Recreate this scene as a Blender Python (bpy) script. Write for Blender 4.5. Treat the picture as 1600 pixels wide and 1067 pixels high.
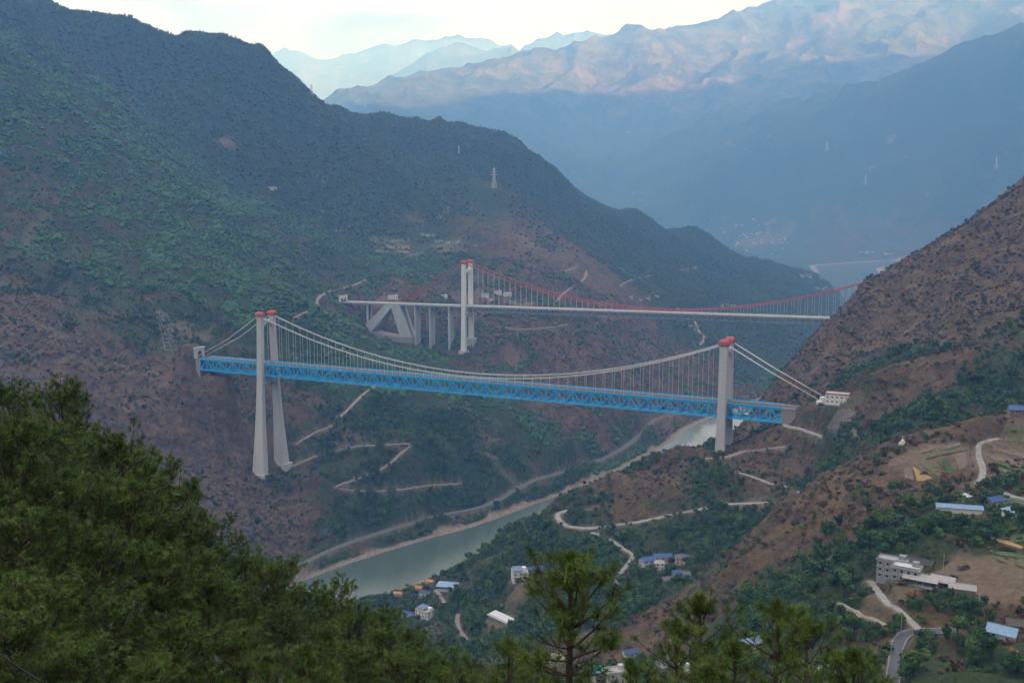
import bpy, bmesh, math, random
import numpy as np
from mathutils import Vector, Matrix

# ------------------------------------------------------------------ scene, camera, light
sc = bpy.context.scene
for o in list(bpy.data.objects):
    bpy.data.objects.remove(o)
COL = sc.collection
FPX, PITCH, CAMZ = 1600.0, 0.143, 480.0           # focal length for a 1600 px wide frame, tilt down, metres above the river

cam_d = bpy.data.cameras.new("camera")
cam = bpy.data.objects.new("camera", cam_d)
COL.objects.link(cam)
cam.location = (0, 0, CAMZ)
cam.rotation_euler = (math.pi / 2 - PITCH, 0, 0)
cam_d.sensor_width = 36.0
cam_d.lens = 36.0 * FPX / 1600.0
cam_d.clip_start = 0.5
cam_d.clip_end = 90000
sc.camera = cam

SUN_AZ = Vector((0.80, -0.60))                     # horizontal direction towards the sun (right, behind the viewer)
SUN_EL = math.radians(11.5)
EXPOSURE = 2.98
SKY_STRENGTH = 0.10
SUN_STRENGTH = 2.0

world = bpy.data.worlds.new("World")
sc.world = world
world.use_nodes = True
wn, wl = world.node_tree.nodes, world.node_tree.links
wn.clear()
w_out = wn.new("ShaderNodeOutputWorld")
w_bg = wn.new("ShaderNodeBackground")
w_bg.inputs["Strength"].default_value = SKY_STRENGTH
sky = wn.new("ShaderNodeTexSky")
sky.sky_type = 'NISHITA'
sky.sun_disc = False
sky.sun_elevation = SUN_EL
sky.sun_rotation = math.atan2(SUN_AZ.x, SUN_AZ.y)
sky.altitude = 2000
sky.air_density = 1.0
sky.dust_density = 1.5
# thin, even cloud over the whole sky
w_tc = wn.new("ShaderNodeTexCoord")
w_map = wn.new("ShaderNodeMapping")
w_map.inputs["Scale"].default_value = (1.0, 1.0, 3.5)
w_noise = wn.new("ShaderNodeTexNoise")
w_noise.inputs["Scale"].default_value = 4.2
w_noise.inputs["Detail"].default_value = 6.0
w_noise.inputs["Roughness"].default_value = 0.55
w_ramp = wn.new("ShaderNodeValToRGB")
w_ramp.color_ramp.elements[0].position = 0.40
w_ramp.color_ramp.elements[0].color = (1.06, 1.04, 1.16, 1)
w_ramp.color_ramp.elements[1].position = 0.66
w_ramp.color_ramp.elements[1].color = (2.98, 2.86, 3.06, 1)
w_mix = wn.new("ShaderNodeMix")
w_mix.data_type = 'RGBA'
w_mix.inputs[0].default_value = 0.82          # share of the sky under thin cloud
wl.new(w_tc.outputs["Generated"], w_map.inputs["Vector"])
wl.new(w_map.outputs["Vector"], w_noise.inputs["Vector"])
wl.new(w_noise.outputs["Fac"], w_ramp.inputs["Fac"])
wl.new(w_ramp.outputs["Color"], w_mix.inputs[7])
wl.new(sky.outputs["Color"], w_mix.inputs[6])
# an overcast sky is brighter overhead than along the horizon
w_sep = wn.new("ShaderNodeSeparateXYZ"); wl.new(w_tc.outputs["Generated"], w_sep.inputs[0])
w_mr = wn.new("ShaderNodeMapRange"); wl.new(w_sep.outputs["Z"], w_mr.inputs["Value"])
w_mr.inputs["From Min"].default_value = 0.0; w_mr.inputs["From Max"].default_value = 1.0
w_mr.inputs["To Min"].default_value = 0.40; w_mr.inputs["To Max"].default_value = 1.55
w_mul = wn.new("ShaderNodeMix"); w_mul.data_type = 'RGBA'; w_mul.blend_type = 'MULTIPLY'; w_mul.inputs[0].default_value = 1.0
wl.new(w_mix.outputs[2], w_mul.inputs[6]); wl.new(w_mr.outputs["Result"], w_mul.inputs[7])
wl.new(w_mul.outputs[2], w_bg.inputs["Color"])
wl.new(w_bg.outputs["Background"], w_out.inputs["Surface"])

sun_d = bpy.data.lights.new("sun", 'SUN')
sun_d.energy = SUN_STRENGTH
sun_d.angle = math.radians(0.5)
sun_d.color = (1.0, 0.84, 0.66)
sun = bpy.data.objects.new("sun", sun_d)
COL.objects.link(sun)
sun_dir = Vector((SUN_AZ.x * math.cos(SUN_EL), SUN_AZ.y * math.cos(SUN_EL), math.sin(SUN_EL))).normalized()
sun.rotation_euler = sun_dir.to_track_quat('Z', 'Y').to_euler()
sun.location = (2000, -1500, 3000)

vs = sc.view_settings
sc.display_settings.display_device = 'sRGB'
vs.view_transform = 'Standard'
vs.look = 'None'
vs.exposure = EXPOSURE
vs.gamma = 1.0
vs.use_curve_mapping = False
sc.cycles.max_bounces = 5
sc.cycles.diffuse_bounces = 2
sc.cycles.glossy_bounces = 2
sc.cycles.transmission_bounces = 2
sc.cycles.transparent_max_bounces = 8
sc.cycles.volume_bounces = 5
sc.cycles.use_denoising = True

rng = np.random.default_rng(7)
random.seed(7)

# ------------------------------------------------------------------ surveying helpers
CP, SP = math.cos(PITCH), math.sin(PITCH)

def ray(u, v):
    x = (u - 800.0) / FPX
    y = -(v - 533.5) / FPX
    return np.array([x, CP + y * SP, -SP + y * CP])

def at_depth(u, v, Y):
    r = ray(u, v)
    return r / r[1] * Y + np.array([0, 0, CAMZ])

def at_level(u, v, z):
    r = ray(u, v)
    return r * ((z - CAMZ) / r[2]) + np.array([0, 0, CAMZ])

# ------------------------------------------------------------------ noise
def _hash(ix, iy, seed):
    h = (ix.astype(np.int64) * 374761393 + iy.astype(np.int64) * 668265263 + seed * 1442695041) & 0xFFFFFFFF
    h = ((h ^ (h >> 13)) * 1274126177) & 0xFFFFFFFF
    h = h ^ (h >> 16)
    return h.astype(np.float64) / 4294967295.0

def gnoise(x, y, seed=0):
    x0 = np.floor(x); y0 = np.floor(y)
    fx = x - x0; fy = y - y0
    ux = fx * fx * fx * (fx * (fx * 6 - 15) + 10)
    uy = fy * fy * fy * (fy * (fy * 6 - 15) + 10)
    def g(dx, dy):
        a = _hash(x0 + dx, y0 + dy, seed) * 2 * math.pi
        return np.cos(a) * (fx - dx) + np.sin(a) * (fy - dy)
    a = g(0, 0); b = g(1, 0); c = g(0, 1); d = g(1, 1)
    return (a + (b - a) * ux + (c - a) * uy + (a - b - c + d) * ux * uy) * 1.5

def fbm(x, y, seed=0, octv=4, gain=0.5):
    s = np.zeros_like(x, dtype=float); a = 1.0; f = 1.0
    for i in range(octv):
        s += a * gnoise(x * f, y * f, seed + i * 17)
        a *= gain; f *= 2.03
    return s

def ridged(x, y, seed=0, octv=4):
    s = np.zeros_like(x, dtype=float); a = 1.0; f = 1.0; w = 1.0
    for i in range(octv):
        n = 1 - np.abs(gnoise(x * f, y * f, seed + i * 31)) * 1.6
        n = n * n * w
        s += a * n
        w = np.clip(n * 1.3, 0, 1)
        a *= 0.5; f *= 2.1
    return s - 0.9

# ------------------------------------------------------------------ the lie of the land: surveyed spot heights
CT = []
def S(*pts):
    for p in pts:
        CT.append(at_depth(*p))
def Wd(*pts):
    for p in pts:
        CT.append(np.array(p, float))

# river: left water edge, then the opposite bank
lb_px = [(486, 903), (556, 877), (627, 855), (683, 838), (739, 824), (835, 788), (890, 769), (950, 742),
         (1005, 715), (1050, 690), (1070, 672), (1102, 657)]
LB = [at_level(u, v, 0)[:2] for u, v in lb_px]
LB = [np.array(q) for q in [(-1750, -150), (-1300, 150), (-900, 480), (-620, 780), (-420, 1010)]] + LB + \
     [np.array(q, float) for q in [(645, 2420), (840, 2800), (1090, 3350), (1400, 4200), (1640, 5100), (1800, 5900),
                                   (2050, 6900), (2700, 7420), (3600, 7600), (5200, 7700)]]
LB = np.array(LB)
def _normals(P):
    t = np.gradient(P, axis=0)
    t /= np.linalg.norm(t, axis=1)[:, None]
    return np.stack([t[:, 1], -t[:, 0]], 1)
_n = _normals(LB)
RW = np.interp(LB[:, 1], [0, 1200, 2100, 3000, 5000, 6000, 6900, 8000], [100, 112, 97, 100, 150, 330, 380, 260])
RC = LB + _n * (RW / 2)[:, None]
for q, n, w in zip(LB, _n, RW):
    Wd((*q, 1.0), (*(q + n * w / 2), -6), (*(q + n * w), 1.0))
    if 1000 < q[1] < 2500:
        Wd((*(q + n * (w + 40)), 26))
    if q[1] < 1200:
        Wd((*(q - n * 55), 13), (*(q - n * 200), 140))
# road along the far bank
road_px = [(455, 890), (520, 858), (600, 830), (690, 805), (760, 789), (830, 752), (870, 740), (945, 715), (985, 692),
           (1010, 670), (1025, 655), (1062, 645)]
for u, v in road_px:
    CT.append(at_level(u, v, 13))

# left bank, lower slopes
S((410, 737, 1435), (447, 720, 1467), (600, 697, 1500), (645, 693, 1520), (525, 760, 1400), (690, 758, 1430), (600, 730, 1450),
  (520, 665, 1560), (590, 600, 1760), (300, 700, 1400), (350, 780, 1330), (420, 860, 1270), (300, 880, 1150), (150, 760, 1180),
  (0, 700, 1150), (0, 560, 1350), (150, 600, 1400), (250, 600, 1440), (95, 445, 1650), (215, 568, 1520), (0, 340, 1800),
  (305, 556, 1500), (265, 500, 1600), (250, 460, 1680), (350, 450, 1800), (420, 480, 1800), (480, 490, 1850), (490, 474, 2060),
  (560, 440, 2340), (600, 640, 1640), (700, 700, 1560), (700, 640, 1680), (800, 740, 1500), (800, 640, 1750), (900, 640, 1850),
  (900, 690, 1700), (950, 600, 2050), (1000, 640, 2000), (860, 560, 2050), (1000, 560, 2250), (1050, 600, 2250),
  (1100, 560, 2500), (1150, 600, 2450), (900, 420, 2700), (850, 460, 2450), (950, 480, 2600), (1050, 520, 2700),
  (1000, 450, 2900), (1100, 450, 3300), (1200, 470, 3500), (1250, 480, 3600), (1150, 510, 2900), (1200, 560, 2700),
  (480, 560, 1800), (430, 560, 1700), (380, 600, 1560), (545, 486, 2160), (560, 520, 2080))
# round the upstream bridge
S((600, 525, 2180), (670, 528, 2150), (703, 530, 2130), (724, 548, 2085), (740, 527, 2115), (780, 545, 2050), (850, 530, 2150),
  (900, 500, 2300), (620, 430, 2400), (690, 420, 2500), (650, 455, 2300), (760, 462, 2350), (600, 474, 2240), (820, 470, 2350))
# front spur of the left mountain, and the hanging valley behind it
S((-150, 10, 2300), (0, 90, 2300), (110, 145, 2300), (230, 230, 2250), (350, 320, 2200), (450, 400, 2150), (505, 455, 2220),
  (400, 300, 2700), (500, 340, 2700), (600, 390, 2600), (680, 380, 2700),
  (200, 150, 2800), (350, 150, 2900), (350, 220, 2750), (500, 220, 3000), (600, 260, 3050), (550, 300, 2850),
  (770, 288, 3100), (700, 330, 2950), (840, 370, 2850), (840, 300, 3500), (700, 250, 3400), (900, 330, 3500), (950, 380, 3300),
  (1000, 400, 3500), (1100, 410, 3900))
crest = [(-600, -150, 3000), (-200, -60, 3000), (60, -3, 3000), (130, 14, 3050), (200, 27, 3100), (262, 60, 3150), (300, 50, 3180), (345, 46, 3200),
         (400, 72, 3220), (440, 108, 3250), (490, 145, 3300), (540, 158, 3400), (640, 185, 3550), (720, 195, 3700), (780, 208, 3800),
         (860, 260, 3900), (985, 328, 4100), (1090, 363, 4400), (1200, 408, 4800), (1300, 447, 5100)]
S(*crest)
for u, v, Y in crest:
    q = at_depth(u, v, Y)
    k = 1.22
    Wd((q[0] * k, q[1] * k, max(25, q[2] - 0.42 * 0.22 * Y - 20)))
Wd((-1500, 5200, 500), (-500, 5500, 350), (300, 5600, 250), (900, 6000, 150), (-3000, 5500, 900))

# far valley and mountains
S((1200, 360, 8500), (1150, 375, 8000), (1230, 390, 7900), (1100, 350, 9000), (1240, 400, 7750),
  (1300, 393, 7800), (1390, 403, 7650), (1300, 350, 8200), (1400, 350, 8000), (1450, 300, 8000), (1550, 250, 8100), (1600, 300, 7900),
  (1700, 30, 8400), (1600, 62, 8500), (1560, 74, 8550), (1500, 88, 8600), (1445, 97, 8700), (1410, 124, 8750), (1380, 150, 8800), (1250, 197, 9000), (1130, 242, 9200), (1000, 300, 9500),
  (1500, 180, 8350), (1350, 240, 8600), (1200, 300, 8800),
  (1400, 0, 13000), (1300, 60, 12200), (1230, 110, 11500), (1140, 155, 10800), (1050, 215, 10200), (950, 280, 9800),
  (1130, 110, 12300), (1100, 170, 11300), (1000, 235, 10700), (1500, 60, 12300), (1420, 110, 11200), (1330, 170, 10300), (1600, 20, 12500),
  (1000, 100, 12400), (1060, 150, 11700), (930, 130, 12300), (900, 200, 11200), (1190, 60, 13000),
  (700, 200, 9800), (800, 250, 9400), (900, 300, 9000), (600, 170, 10200), (1000, 322, 9000), (850, 160, 11300), (760, 150, 11200))
crestB = [(450, 170, 10500), (530, 140, 11000), (600, 121, 11400), (690, 111, 11800), (760, 94, 12200), (850, 71, 12600), (930, 48, 13000), (1000, 36, 13300),
          (1060, 37, 13500), (1130, 20, 13800), (1200, 4, 14000), (1260, -15, 14200), (1600, -70, 14500), (2000, -80, 14500)]
S(*crestB)
for u, v, Y in crestB:
    q = at_depth(u, v, Y)
    Wd((q[0] * 1.14, q[1] * 1.14, q[2] - 0.4 * 0.14 * Y - 150))
for (YR, pts) in ((22500, [(300, 140), (380, 108), (430, 77), (455, 74), (480, 85), (505, 98), (525, 87), (560, 82), (600, 71), (650, 54), (690, 64), (715, 51), (760, 60), (800, 68), (900, 85)]),
                  (18500, [(540, 150), (580, 128), (620, 105), (660, 86), (700, 69), (740, 73), (800, 72), (850, 88)]),
                  (20500, [(790, 80), (815, 66), (840, 52), (870, 43), (897, 44), (925, 48), (955, 56), (990, 68)])):
    for u, v in pts:
        q = at_depth(u, v, YR)
        Wd(q, (q[0] * 1.06, q[1] * 1.06, q[2] - 900))
        if YR != 20500:
            Wd((q[0] * 0.92, q[1] * 0.92, q[2] - 1000))
Wd((-4000, 8000, 900), (-7000, 9000, 1500), (-6000, 16000, 900), (-9000, 22000, 1500), (9000, 20000, 2600), (0, 26500, 300), (6000, 26500, 1500),
   (-3000, 12000, 500), (-1500, 9000, 500), (-5500, 3000, 1900), (-4500, 0, 1500), (-3000, 600, 900), (-2600, 1800, 1050), (-6000, -3000, 1800))

# right bank: spur with the bridge anchorage, gully, brown spur, village shelf
S((1130, 688, 1160), (1215, 652, 1130), (1290, 637, 1085), (1330, 614, 1080), (1400, 582, 1070), (1470, 555, 1060), (1600, 500, 1040), (1750, 440, 1020),
  (760, 862, 1060), (870, 790, 1080), (980, 735, 1120), (1060, 705, 1150),
  (870, 810, 1045), (910, 828, 1020), (1000, 815, 1000), (1090, 790, 1000), (1200, 785, 980), (985, 870, 930), (965, 920, 880),
  (1095, 717, 1115), (1220, 700, 1080), (1150, 738, 1060), (1250, 768, 1000), (1240, 668, 1100), (1320, 690, 1050),
  (1300, 705, 950), (1350, 680, 960), (1450, 630, 960), (1600, 620, 950), (1230, 780, 930), (1150, 822, 920),
  (1060, 900, 830), (1150, 845, 800), (1250, 775, 770), (1330, 720, 750), (1420, 690, 740), (1510, 682, 745), (1600, 672, 750),
  (1430, 745, 700), (1480, 720, 720), (1530, 790, 620), (1580, 690, 745), (1600, 740, 680),
  (1430, 890, 500), (1500, 900, 490), (1590, 930, 450), (1570, 985, 430), (1400, 1060, 380), (1410, 985, 430), (1340, 940, 480),
  (1300, 820, 680), (1200, 860, 720), (1400, 800, 620), (1250, 900, 640), (1350, 870, 560),
  (1200, 930, 650), (1080, 950, 720), (1000, 950, 760), (1200, 1000, 560), (1300, 1000, 500), (1250, 1060, 440), (1000, 1060, 560),
  (850, 1000, 780), (940, 1050, 620), (810, 907, 950), (655, 960, 1000), (630, 930, 1120), (690, 925, 1080), (700, 985, 930), (720, 1000, 900),
  (780, 960, 900), (1020, 887, 920), (1060, 878, 930), (1050, 915, 860), (600, 1000, 900), (1700, 900, 440), (1750, 760, 620))
dcrest = [(2000, 60, 1500), (1750, 190, 1500), (1600, 280, 1500), (1540, 322, 1500), (1480, 357, 1500), (1420, 392, 1500), (1380, 422, 1500), (1340, 457, 1500),
          (1310, 487, 1500), (1280, 512, 1480), (1240, 552, 1460), (1215, 582, 1450), (1193, 614, 1450)]
S(*dcrest)
for u, v, Y in dcrest:
    q = at_depth(u, v, Y)
    Wd((q[0] * 1.13 + 10, q[1] * 1.13, max(60, q[2] - 130)))
S((1300, 560, 1330), (1400, 500, 1330), (1500, 450, 1320), (1600, 400, 1310), (1240, 610, 1350), (1180, 650, 1350), (1350, 590, 1180), (1450, 540, 1170), (1600, 478, 1160), (1200, 660, 1210))
Wd((605, 1800, 245), (640, 1795, 280), (900, 2300, 330), (1500, 3000, 350), (1900, 4200, 300), (1650, 3400, 340), (1150, 2300, 330), (2400, 4800, 350), (3000, 6000, 430), (2500, 5600, 330))
# unseen high range right of the frame, its heights shaped to shade the gorge
Wd((1500, -3000, 2600), (2500, -500, 2900), (3300, 2000, 3050), (4800, 5000, 3050), (6300, 7000, 3050), (8000, 9500, 2700), (9500, 13000, 2600),
   (1500, 900, 900), (2700, 3000, 1300), (3600, 6000, 1300), (4600, 3500, 2500), (6000, 0, 2200), (1400, 300, 900), (800, -800, 1000))
# the viewer's own hillside
Wd((0, 0, 476.5), (0, -60, 492), (0, -400, 650), (0, 30, 461), (0, 60, 441), (0, 120, 402), (0, 200, 348), (0, 300, 288), (0, 400, 238),
   (100, 100, 420), (150, 200, 352), (200, 300, 298), (250, 250, 335), (300, 300, 310), (60, 20, 470), (400, 200, 420), (380, 400, 310),
   (-42, 85, 449), (-23, 60, 452), (-20, 64, 449), (-18, 72, 441), (-14, 76, 437), (-8, 82, 431), (-2, 66, 436), (-20, 30, 462), (-10, 30, 461), (-40, 130, 415), (-80, 140, 425), (-20, 130, 399), (-100, 100, 445), (-60, 40, 462), (-150, 150, 430), (-150, 250, 350), (-60, 200, 345),
   (-300, 200, 420), (-300, 400, 290), (-150, 400, 220), (-400, 600, 190), (-250, 700, 95), (-100, 600, 140), (-100, 800, 90), (-200, 900, 50), (100, 700, 140),
   (-600, 400, 200), (-600, 100, 430), (-300, -200, 560), (-900, -600, 700), (600, 100, 560), (300, -300, 640), (-60, 10, 474))
CT = np.array(CT)
# thin out doubles
_keep = []
for i in range(len(CT)):
    if all((CT[i, 0] - CT[j, 0]) ** 2 + (CT[i, 1] - CT[j, 1]) ** 2 > 16 for j in _keep):
        _keep.append(i)
CT = CT[_keep]
_D = np.sqrt(((CT[:, None, :2] - CT[None, :, :2]) ** 2).sum(-1) + 15.0 ** 2)
_N = len(CT)
_A = np.zeros((_N + 3, _N + 3))
_A[:_N, :_N] = _D
_A[:_N, _N] = 1; _A[:_N, _N + 1:] = CT[:, :2] / 1000
_A[_N:, :_N] = _A[:_N, _N:].T
_w = np.linalg.solve(_A + np.eye(_N + 3) * 1e-9, np.concatenate([CT[:, 2], [0, 0, 0]]))

def base_height(x, y):
    x = np.asarray(x, float).ravel(); y = np.asarray(y, float).ravel()
    out = np.empty_like(x)
    for i in range(0, len(x), 40000):
        xs = x[i:i + 40000]; ys = y[i:i + 40000]
        d = np.sqrt((xs[:, None] - CT[None, :, 0]) ** 2 + (ys[:, None] - CT[None, :, 1]) ** 2 + 225.0)
        out[i:i + 40000] = d @ _w[:_N] + _w[_N] + _w[_N + 1] * xs / 1000 + _w[_N + 2] * ys / 1000
    return out

def seg_dist(x, y, P, vals=None):
    """distance to a polyline and (interpolated) value there"""
    best = np.full(x.shape, 1e9); bv = np.zeros(x.shape); side = np.zeros(x.shape)
    for i in range(len(P) - 1):
        a = P[i]; b = P[i + 1]; ab = b - a
        t = np.clip(((x - a[0]) * ab[0] + (y - a[1]) * ab[1]) / (ab @ ab), 0, 1)
        dx = x - a[0] - t * ab[0]; dy = y - a[1] - t * ab[1]
        d = np.hypot(dx, dy)
        m = d < best
        best = np.where(m, d, best)
        if vals is not None:
            bv = np.where(m, vals[i] + t * (vals[i + 1] - vals[i]), bv)
        side = np.where(m, ab[0] * dy - ab[1] * dx, side)
    return best, bv, side

FACES = []       # evenly cut slope faces (four corners)
PADS = []        # (x, y, z, flat radius, blend) levelled building ground
ROADS = []       # (points Nx3, width) graded into the hillside

def raw_height(x, y):
    shp = np.shape(x)
    x = np.asarray(x, float).ravel(); y = np.asarray(y, float).ravel()
    h = base_height(x, y)
    r = np.hypot(x, y)
    # gullies and lumps
    a1 = np.interp(r, [0, 300, 900, 1500, 3000, 5000, 9000, 14000, 25000], [0.4, 2, 6, 12, 26, 30, 85, 130, 190])
    L1 = np.interp(r, [0, 1000, 3000, 9000, 25000], [60, 170, 420, 1300, 2600])
    # fixed wavelengths, blended by distance, so the relief stays put
    w = np.zeros_like(h)
    for lam, lo, hi, sd in ((70, 0, 1400, 3), (190, 500, 4800, 5), (520, 1800, 40000, 9), (1500, 5000, 40000, 13)):
        k = np.clip((r - lo) / (0.5 * lo + 1), 0, 1) * np.clip((hi - r) / (0.4 * hi), 0, 1)
        wx = x + 0.25 * lam * gnoise(x / lam + 3.1, y / lam, sd + 1); wy = y + 0.25 * lam * gnoise(x / lam, y / lam + 7.7, sd + 2)
        w += k * ridged(wx / lam, wy / lam, sd, 4) * lam * np.interp(r, [0, 1500, 4000, 9000], [0.035, 0.080, 0.060, 0.058])
    h = h + w
    # river bed, beach and banks
    m = (h < 260) & (y > -400) & (y < 8200)
    if m.any():
        d, wv, sd = seg_dist(x[m], y[m], RC, RW)
        hm = h[m]
        e = d - wv / 2
        left = sd > 0
        bank = np.where(left, np.where(e < 14, e * 0.30, 4.2 + (e - 14) * 0.28), 0.5 + e * 0.8)
        far = np.interp(y[m], [3000, 5000], [0, 1])
        bank = bank * (1 - far) + far * (e * 0.08)
        k = np.clip(e / 70.0, 0, 1)
        hm2 = np.where(e < 0, np.maximum(-7, e * 0.35), np.maximum(np.minimum(hm, bank + 60 * k * k), 0.06 * np.minimum(e, 60)) * 1.0)
        h[m] = np.where(e < 120, hm2, np.maximum(hm, 3.5))
    return h.reshape(shp)

def grade(x, y, h):
    """level the building ground and cut the roads into the slope"""
    shp = np.shape(x)
    x = np.ravel(x); y = np.ravel(y); h = np.ravel(h).copy()
    for (px_, py_, pz_, pr_, pb_) in PADS:
        R_ = pr_ + pb_
        m = (np.abs(x - px_) < R_) & (np.abs(y - py_) < R_)
        if m.any():
            d = np.hypot(x[m] - px_, y[m] - py_)
            k = np.clip(1 - (d - pr_) / pb_, 0, 1); k = k * k * (3 - 2 * k)
            h[m] = h[m] * (1 - k) + pz_ * k
    for Q in FACES:
        c = Q.mean(0); A_ = np.c_[Q[:, :2] - c[:2], np.ones(4)]
        co = np.linalg.lstsq(A_, Q[:, 2], rcond=None)[0]
        m = (np.abs(x - c[0]) < 80) & (np.abs(y - c[1]) < 80)
        dmin = np.full(m.sum(), 1e9)
        for i in range(4):
            a = Q[i, :2]; b = Q[(i + 1) % 4, :2]; t = (b - a) / np.linalg.norm(b - a); n_ = np.array([-t[1], t[0]])
            if (c[:2] - a) @ n_ < 0: n_ = -n_
            dmin = np.minimum(dmin, (x[m] - a[0]) * n_[0] + (y[m] - a[1]) * n_[1])
        k = np.clip(dmin / 7.0 + 1.0, 0, 1); k = k * k * (3 - 2 * k)
        h[m] = h[m] * (1 - k) + ((x[m] - c[0]) * co[0] + (y[m] - c[1]) * co[1] + co[2] - 0.6) * k
    for P, wd in ROADS:
        bx0, by0 = P[:, :2].min(0) - 20; bx1, by1 = P[:, :2].max(0) + 20
        m = (x > bx0) & (x < bx1) & (y > by0) & (y < by1)
        if m.any():
            d, zv, _ = seg_dist(x[m], y[m], P[:, :2], P[:, 2])
            k = np.clip(1 - (d - wd * 0.75) / (wd * 1.1), 0, 1)
            k = k * k * (3 - 2 * k)
            h[m] = h[m] * (1 - k) + (zv - 0.25) * k
    return h.reshape(shp)

def height(x, y):
    return grade(x, y, raw_height(x, y))

# survey grid: fine where the viewpoint looks, coarse elsewhere
_mid = np.arange(28.3, 50, 0.45); _outer = np.arange(52, 180, 3.0)
T_ANG = np.concatenate([-_outer[::-1], -_mid[::-1], np.linspace(-28, 28, 700), _mid, _outer])
T_ANG = np.concatenate([T_ANG, [T_ANG[0] + 360]])
T_R = np.concatenate([[0.3], np.geomspace(3, 60, 34), np.geomspace(64, 400, 90), np.geomspace(403, 2600, 400), np.geomspace(2620, 6200, 115), np.geomspace(6250, 15000, 235), np.geomspace(15200, 27000, 45)])
_A2, _R2 = np.meshgrid(np.radians(T_ANG), T_R)
T_X = _R2 * np.sin(_A2); T_Y = _R2 * np.cos(_A2)
T_RAW = raw_height(T_X, T_Y)

def grid_z(Z, x, y):
    a = np.degrees(np.arctan2(x, y)); r = np.hypot(x, y)
    j = np.clip(np.searchsorted(T_ANG, a) - 1, 0, len(T_ANG) - 2); i = np.clip(np.searchsorted(T_R, r) - 1, 0, len(T_R) - 2)
    fa = (a - T_ANG[j]) / (T_ANG[j + 1] - T_ANG[j]); fr = (r - T_R[i]) / (T_R[i + 1] - T_R[i])
    return (Z[i, j] * (1 - fa) + Z[i, j + 1] * fa) * (1 - fr) + (Z[i + 1, j] * (1 - fa) + Z[i + 1, j + 1] * fa) * fr

def hit(us, vs_):
    """where the sight lines through these picture points meet the ground"""
    us = np.atleast_1d(np.asarray(us, float)); vs_ = np.atleast_1d(np.asarray(vs_, float))
    R = np.stack([(us - 800) / FPX, CP - (vs_ - 533.5) / FPX * SP, -SP - (vs_ - 533.5) / FPX * CP], 1)
    R = R / R[:, 1:2]
    Y = np.concatenate([np.arange(130, 1200, 2), np.arange(1200, 4000, 4), np.arange(4000, 15000, 20)]).astype(float)
    res = np.zeros((len(us), 3))
    for i in range(len(us)):
        x = R[i, 0] * Y; z = CAMZ + R[i, 2] * Y
        b = np.nonzero(grid_z(T_RAW, x, Y) > z)[0]
        j = b[0] if len(b) else len(Y) - 1
        res[i] = (x[j], Y[j], z[j])
    return res
# ------------------------------------------------------------------ tagging helpers
def tag(o, label=None, cat=None, group=None, kind=None):
    if label: o["label"] = label
    if cat: o["category"] = cat
    if group: o["group"] = group
    if kind: o["kind"] = kind
    return o

def new_mesh(name, verts, faces, mat=None, parent=None, smooth=False):
    me = bpy.data.meshes.new(name)
    me.from_pydata([tuple(map(float, v)) for v in verts], [], [tuple(f) for f in faces])
    me.update()
    if smooth:
        me.polygons.foreach_set("use_smooth", [True] * len(me.polygons))
    o = bpy.data.objects.new(name, me)
    COL.objects.link(o)
    if mat: me.materials.append(mat)
    if parent: o.parent = parent
    return o

def mesh_np(name, V, F, mat=None, smooth=True):
    """V Nx3 float array, F Mx3 or Mx4 int array"""
    me = bpy.data.meshes.new(name)
    k = F.shape[1]
    me.vertices.add(len(V)); me.vertices.foreach_set("co", np.ascontiguousarray(V, dtype=np.float32).ravel())
    me.loops.add(F.size); me.loops.foreach_set("vertex_index", np.ascontiguousarray(F, dtype=np.int32).ravel())
    me.polygons.add(len(F))
    me.polygons.foreach_set("loop_start", np.arange(0, F.size, k, dtype=np.int32))
    me.polygons.foreach_set("loop_total", np.full(len(F), k, dtype=np.int32))
    if smooth:
        me.polygons.foreach_set("use_smooth", np.ones(len(F), dtype=bool))
    me.update(calc_edges=True)
    if mat: me.materials.append(mat)
    return me

def empty(name, loc, rz=0.0):
    o = bpy.data.objects.new(name, None)
    COL.objects.link(o)
    o.location = loc; o.rotation_euler = (0, 0, rz)
    o.empty_display_size = 0.5
    return o

# ------------------------------------------------------------------ materials
def mat_new(name):
    m = bpy.data.materials.new(name); m.use_nodes = True
    nt = m.node_tree; b = nt.nodes["Principled BSDF"]
    return m, nt, b

def N(nt, t, **kw):
    n = nt.nodes.new(t)
    for k, v in kw.items():
        setattr(n, k, v)
    return n

def rgb(c): return (*c, 1.0) if len(c) == 3 else c

def mixc(nt, fac, a, b, blend='MIX'):
    n = nt.nodes.new("ShaderNodeMix"); n.data_type = 'RGBA'; n.blend_type = blend
    for sock, v in ((n.inputs[0], fac), (n.inputs[6], a), (n.inputs[7], b)):
        if hasattr(v, "node"): nt.links.new(v, sock)
        elif isinstance(v, (int, float)): sock.default_value = v
        else: sock.default_value = rgb(v)
    return n.outputs[2]

def noise_out(nt, scale, detail=4, rough=0.55, vec=None, out="Fac"):
    n = nt.nodes.new("ShaderNodeTexNoise")
    n.inputs["Scale"].default_value = scale; n.inputs["Detail"].default_value = detail; n.inputs["Roughness"].default_value = rough
    if vec is not None: nt.links.new(vec, n.inputs["Vector"])
    return n.outputs[out]

def ramp(nt, fac, stops):
    n = nt.nodes.new("ShaderNodeValToRGB")
    cr = n.color_ramp
    while len(cr.elements) < len(stops): cr.elements.new(0.5)
    for e, (p, c) in zip(cr.elements, stops):
        e.position = p; e.color = rgb(c) if not isinstance(c, (int, float)) else (c, c, c, 1)
    nt.links.new(fac, n.inputs["Fac"])
    return n.outputs["Color"]

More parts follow.
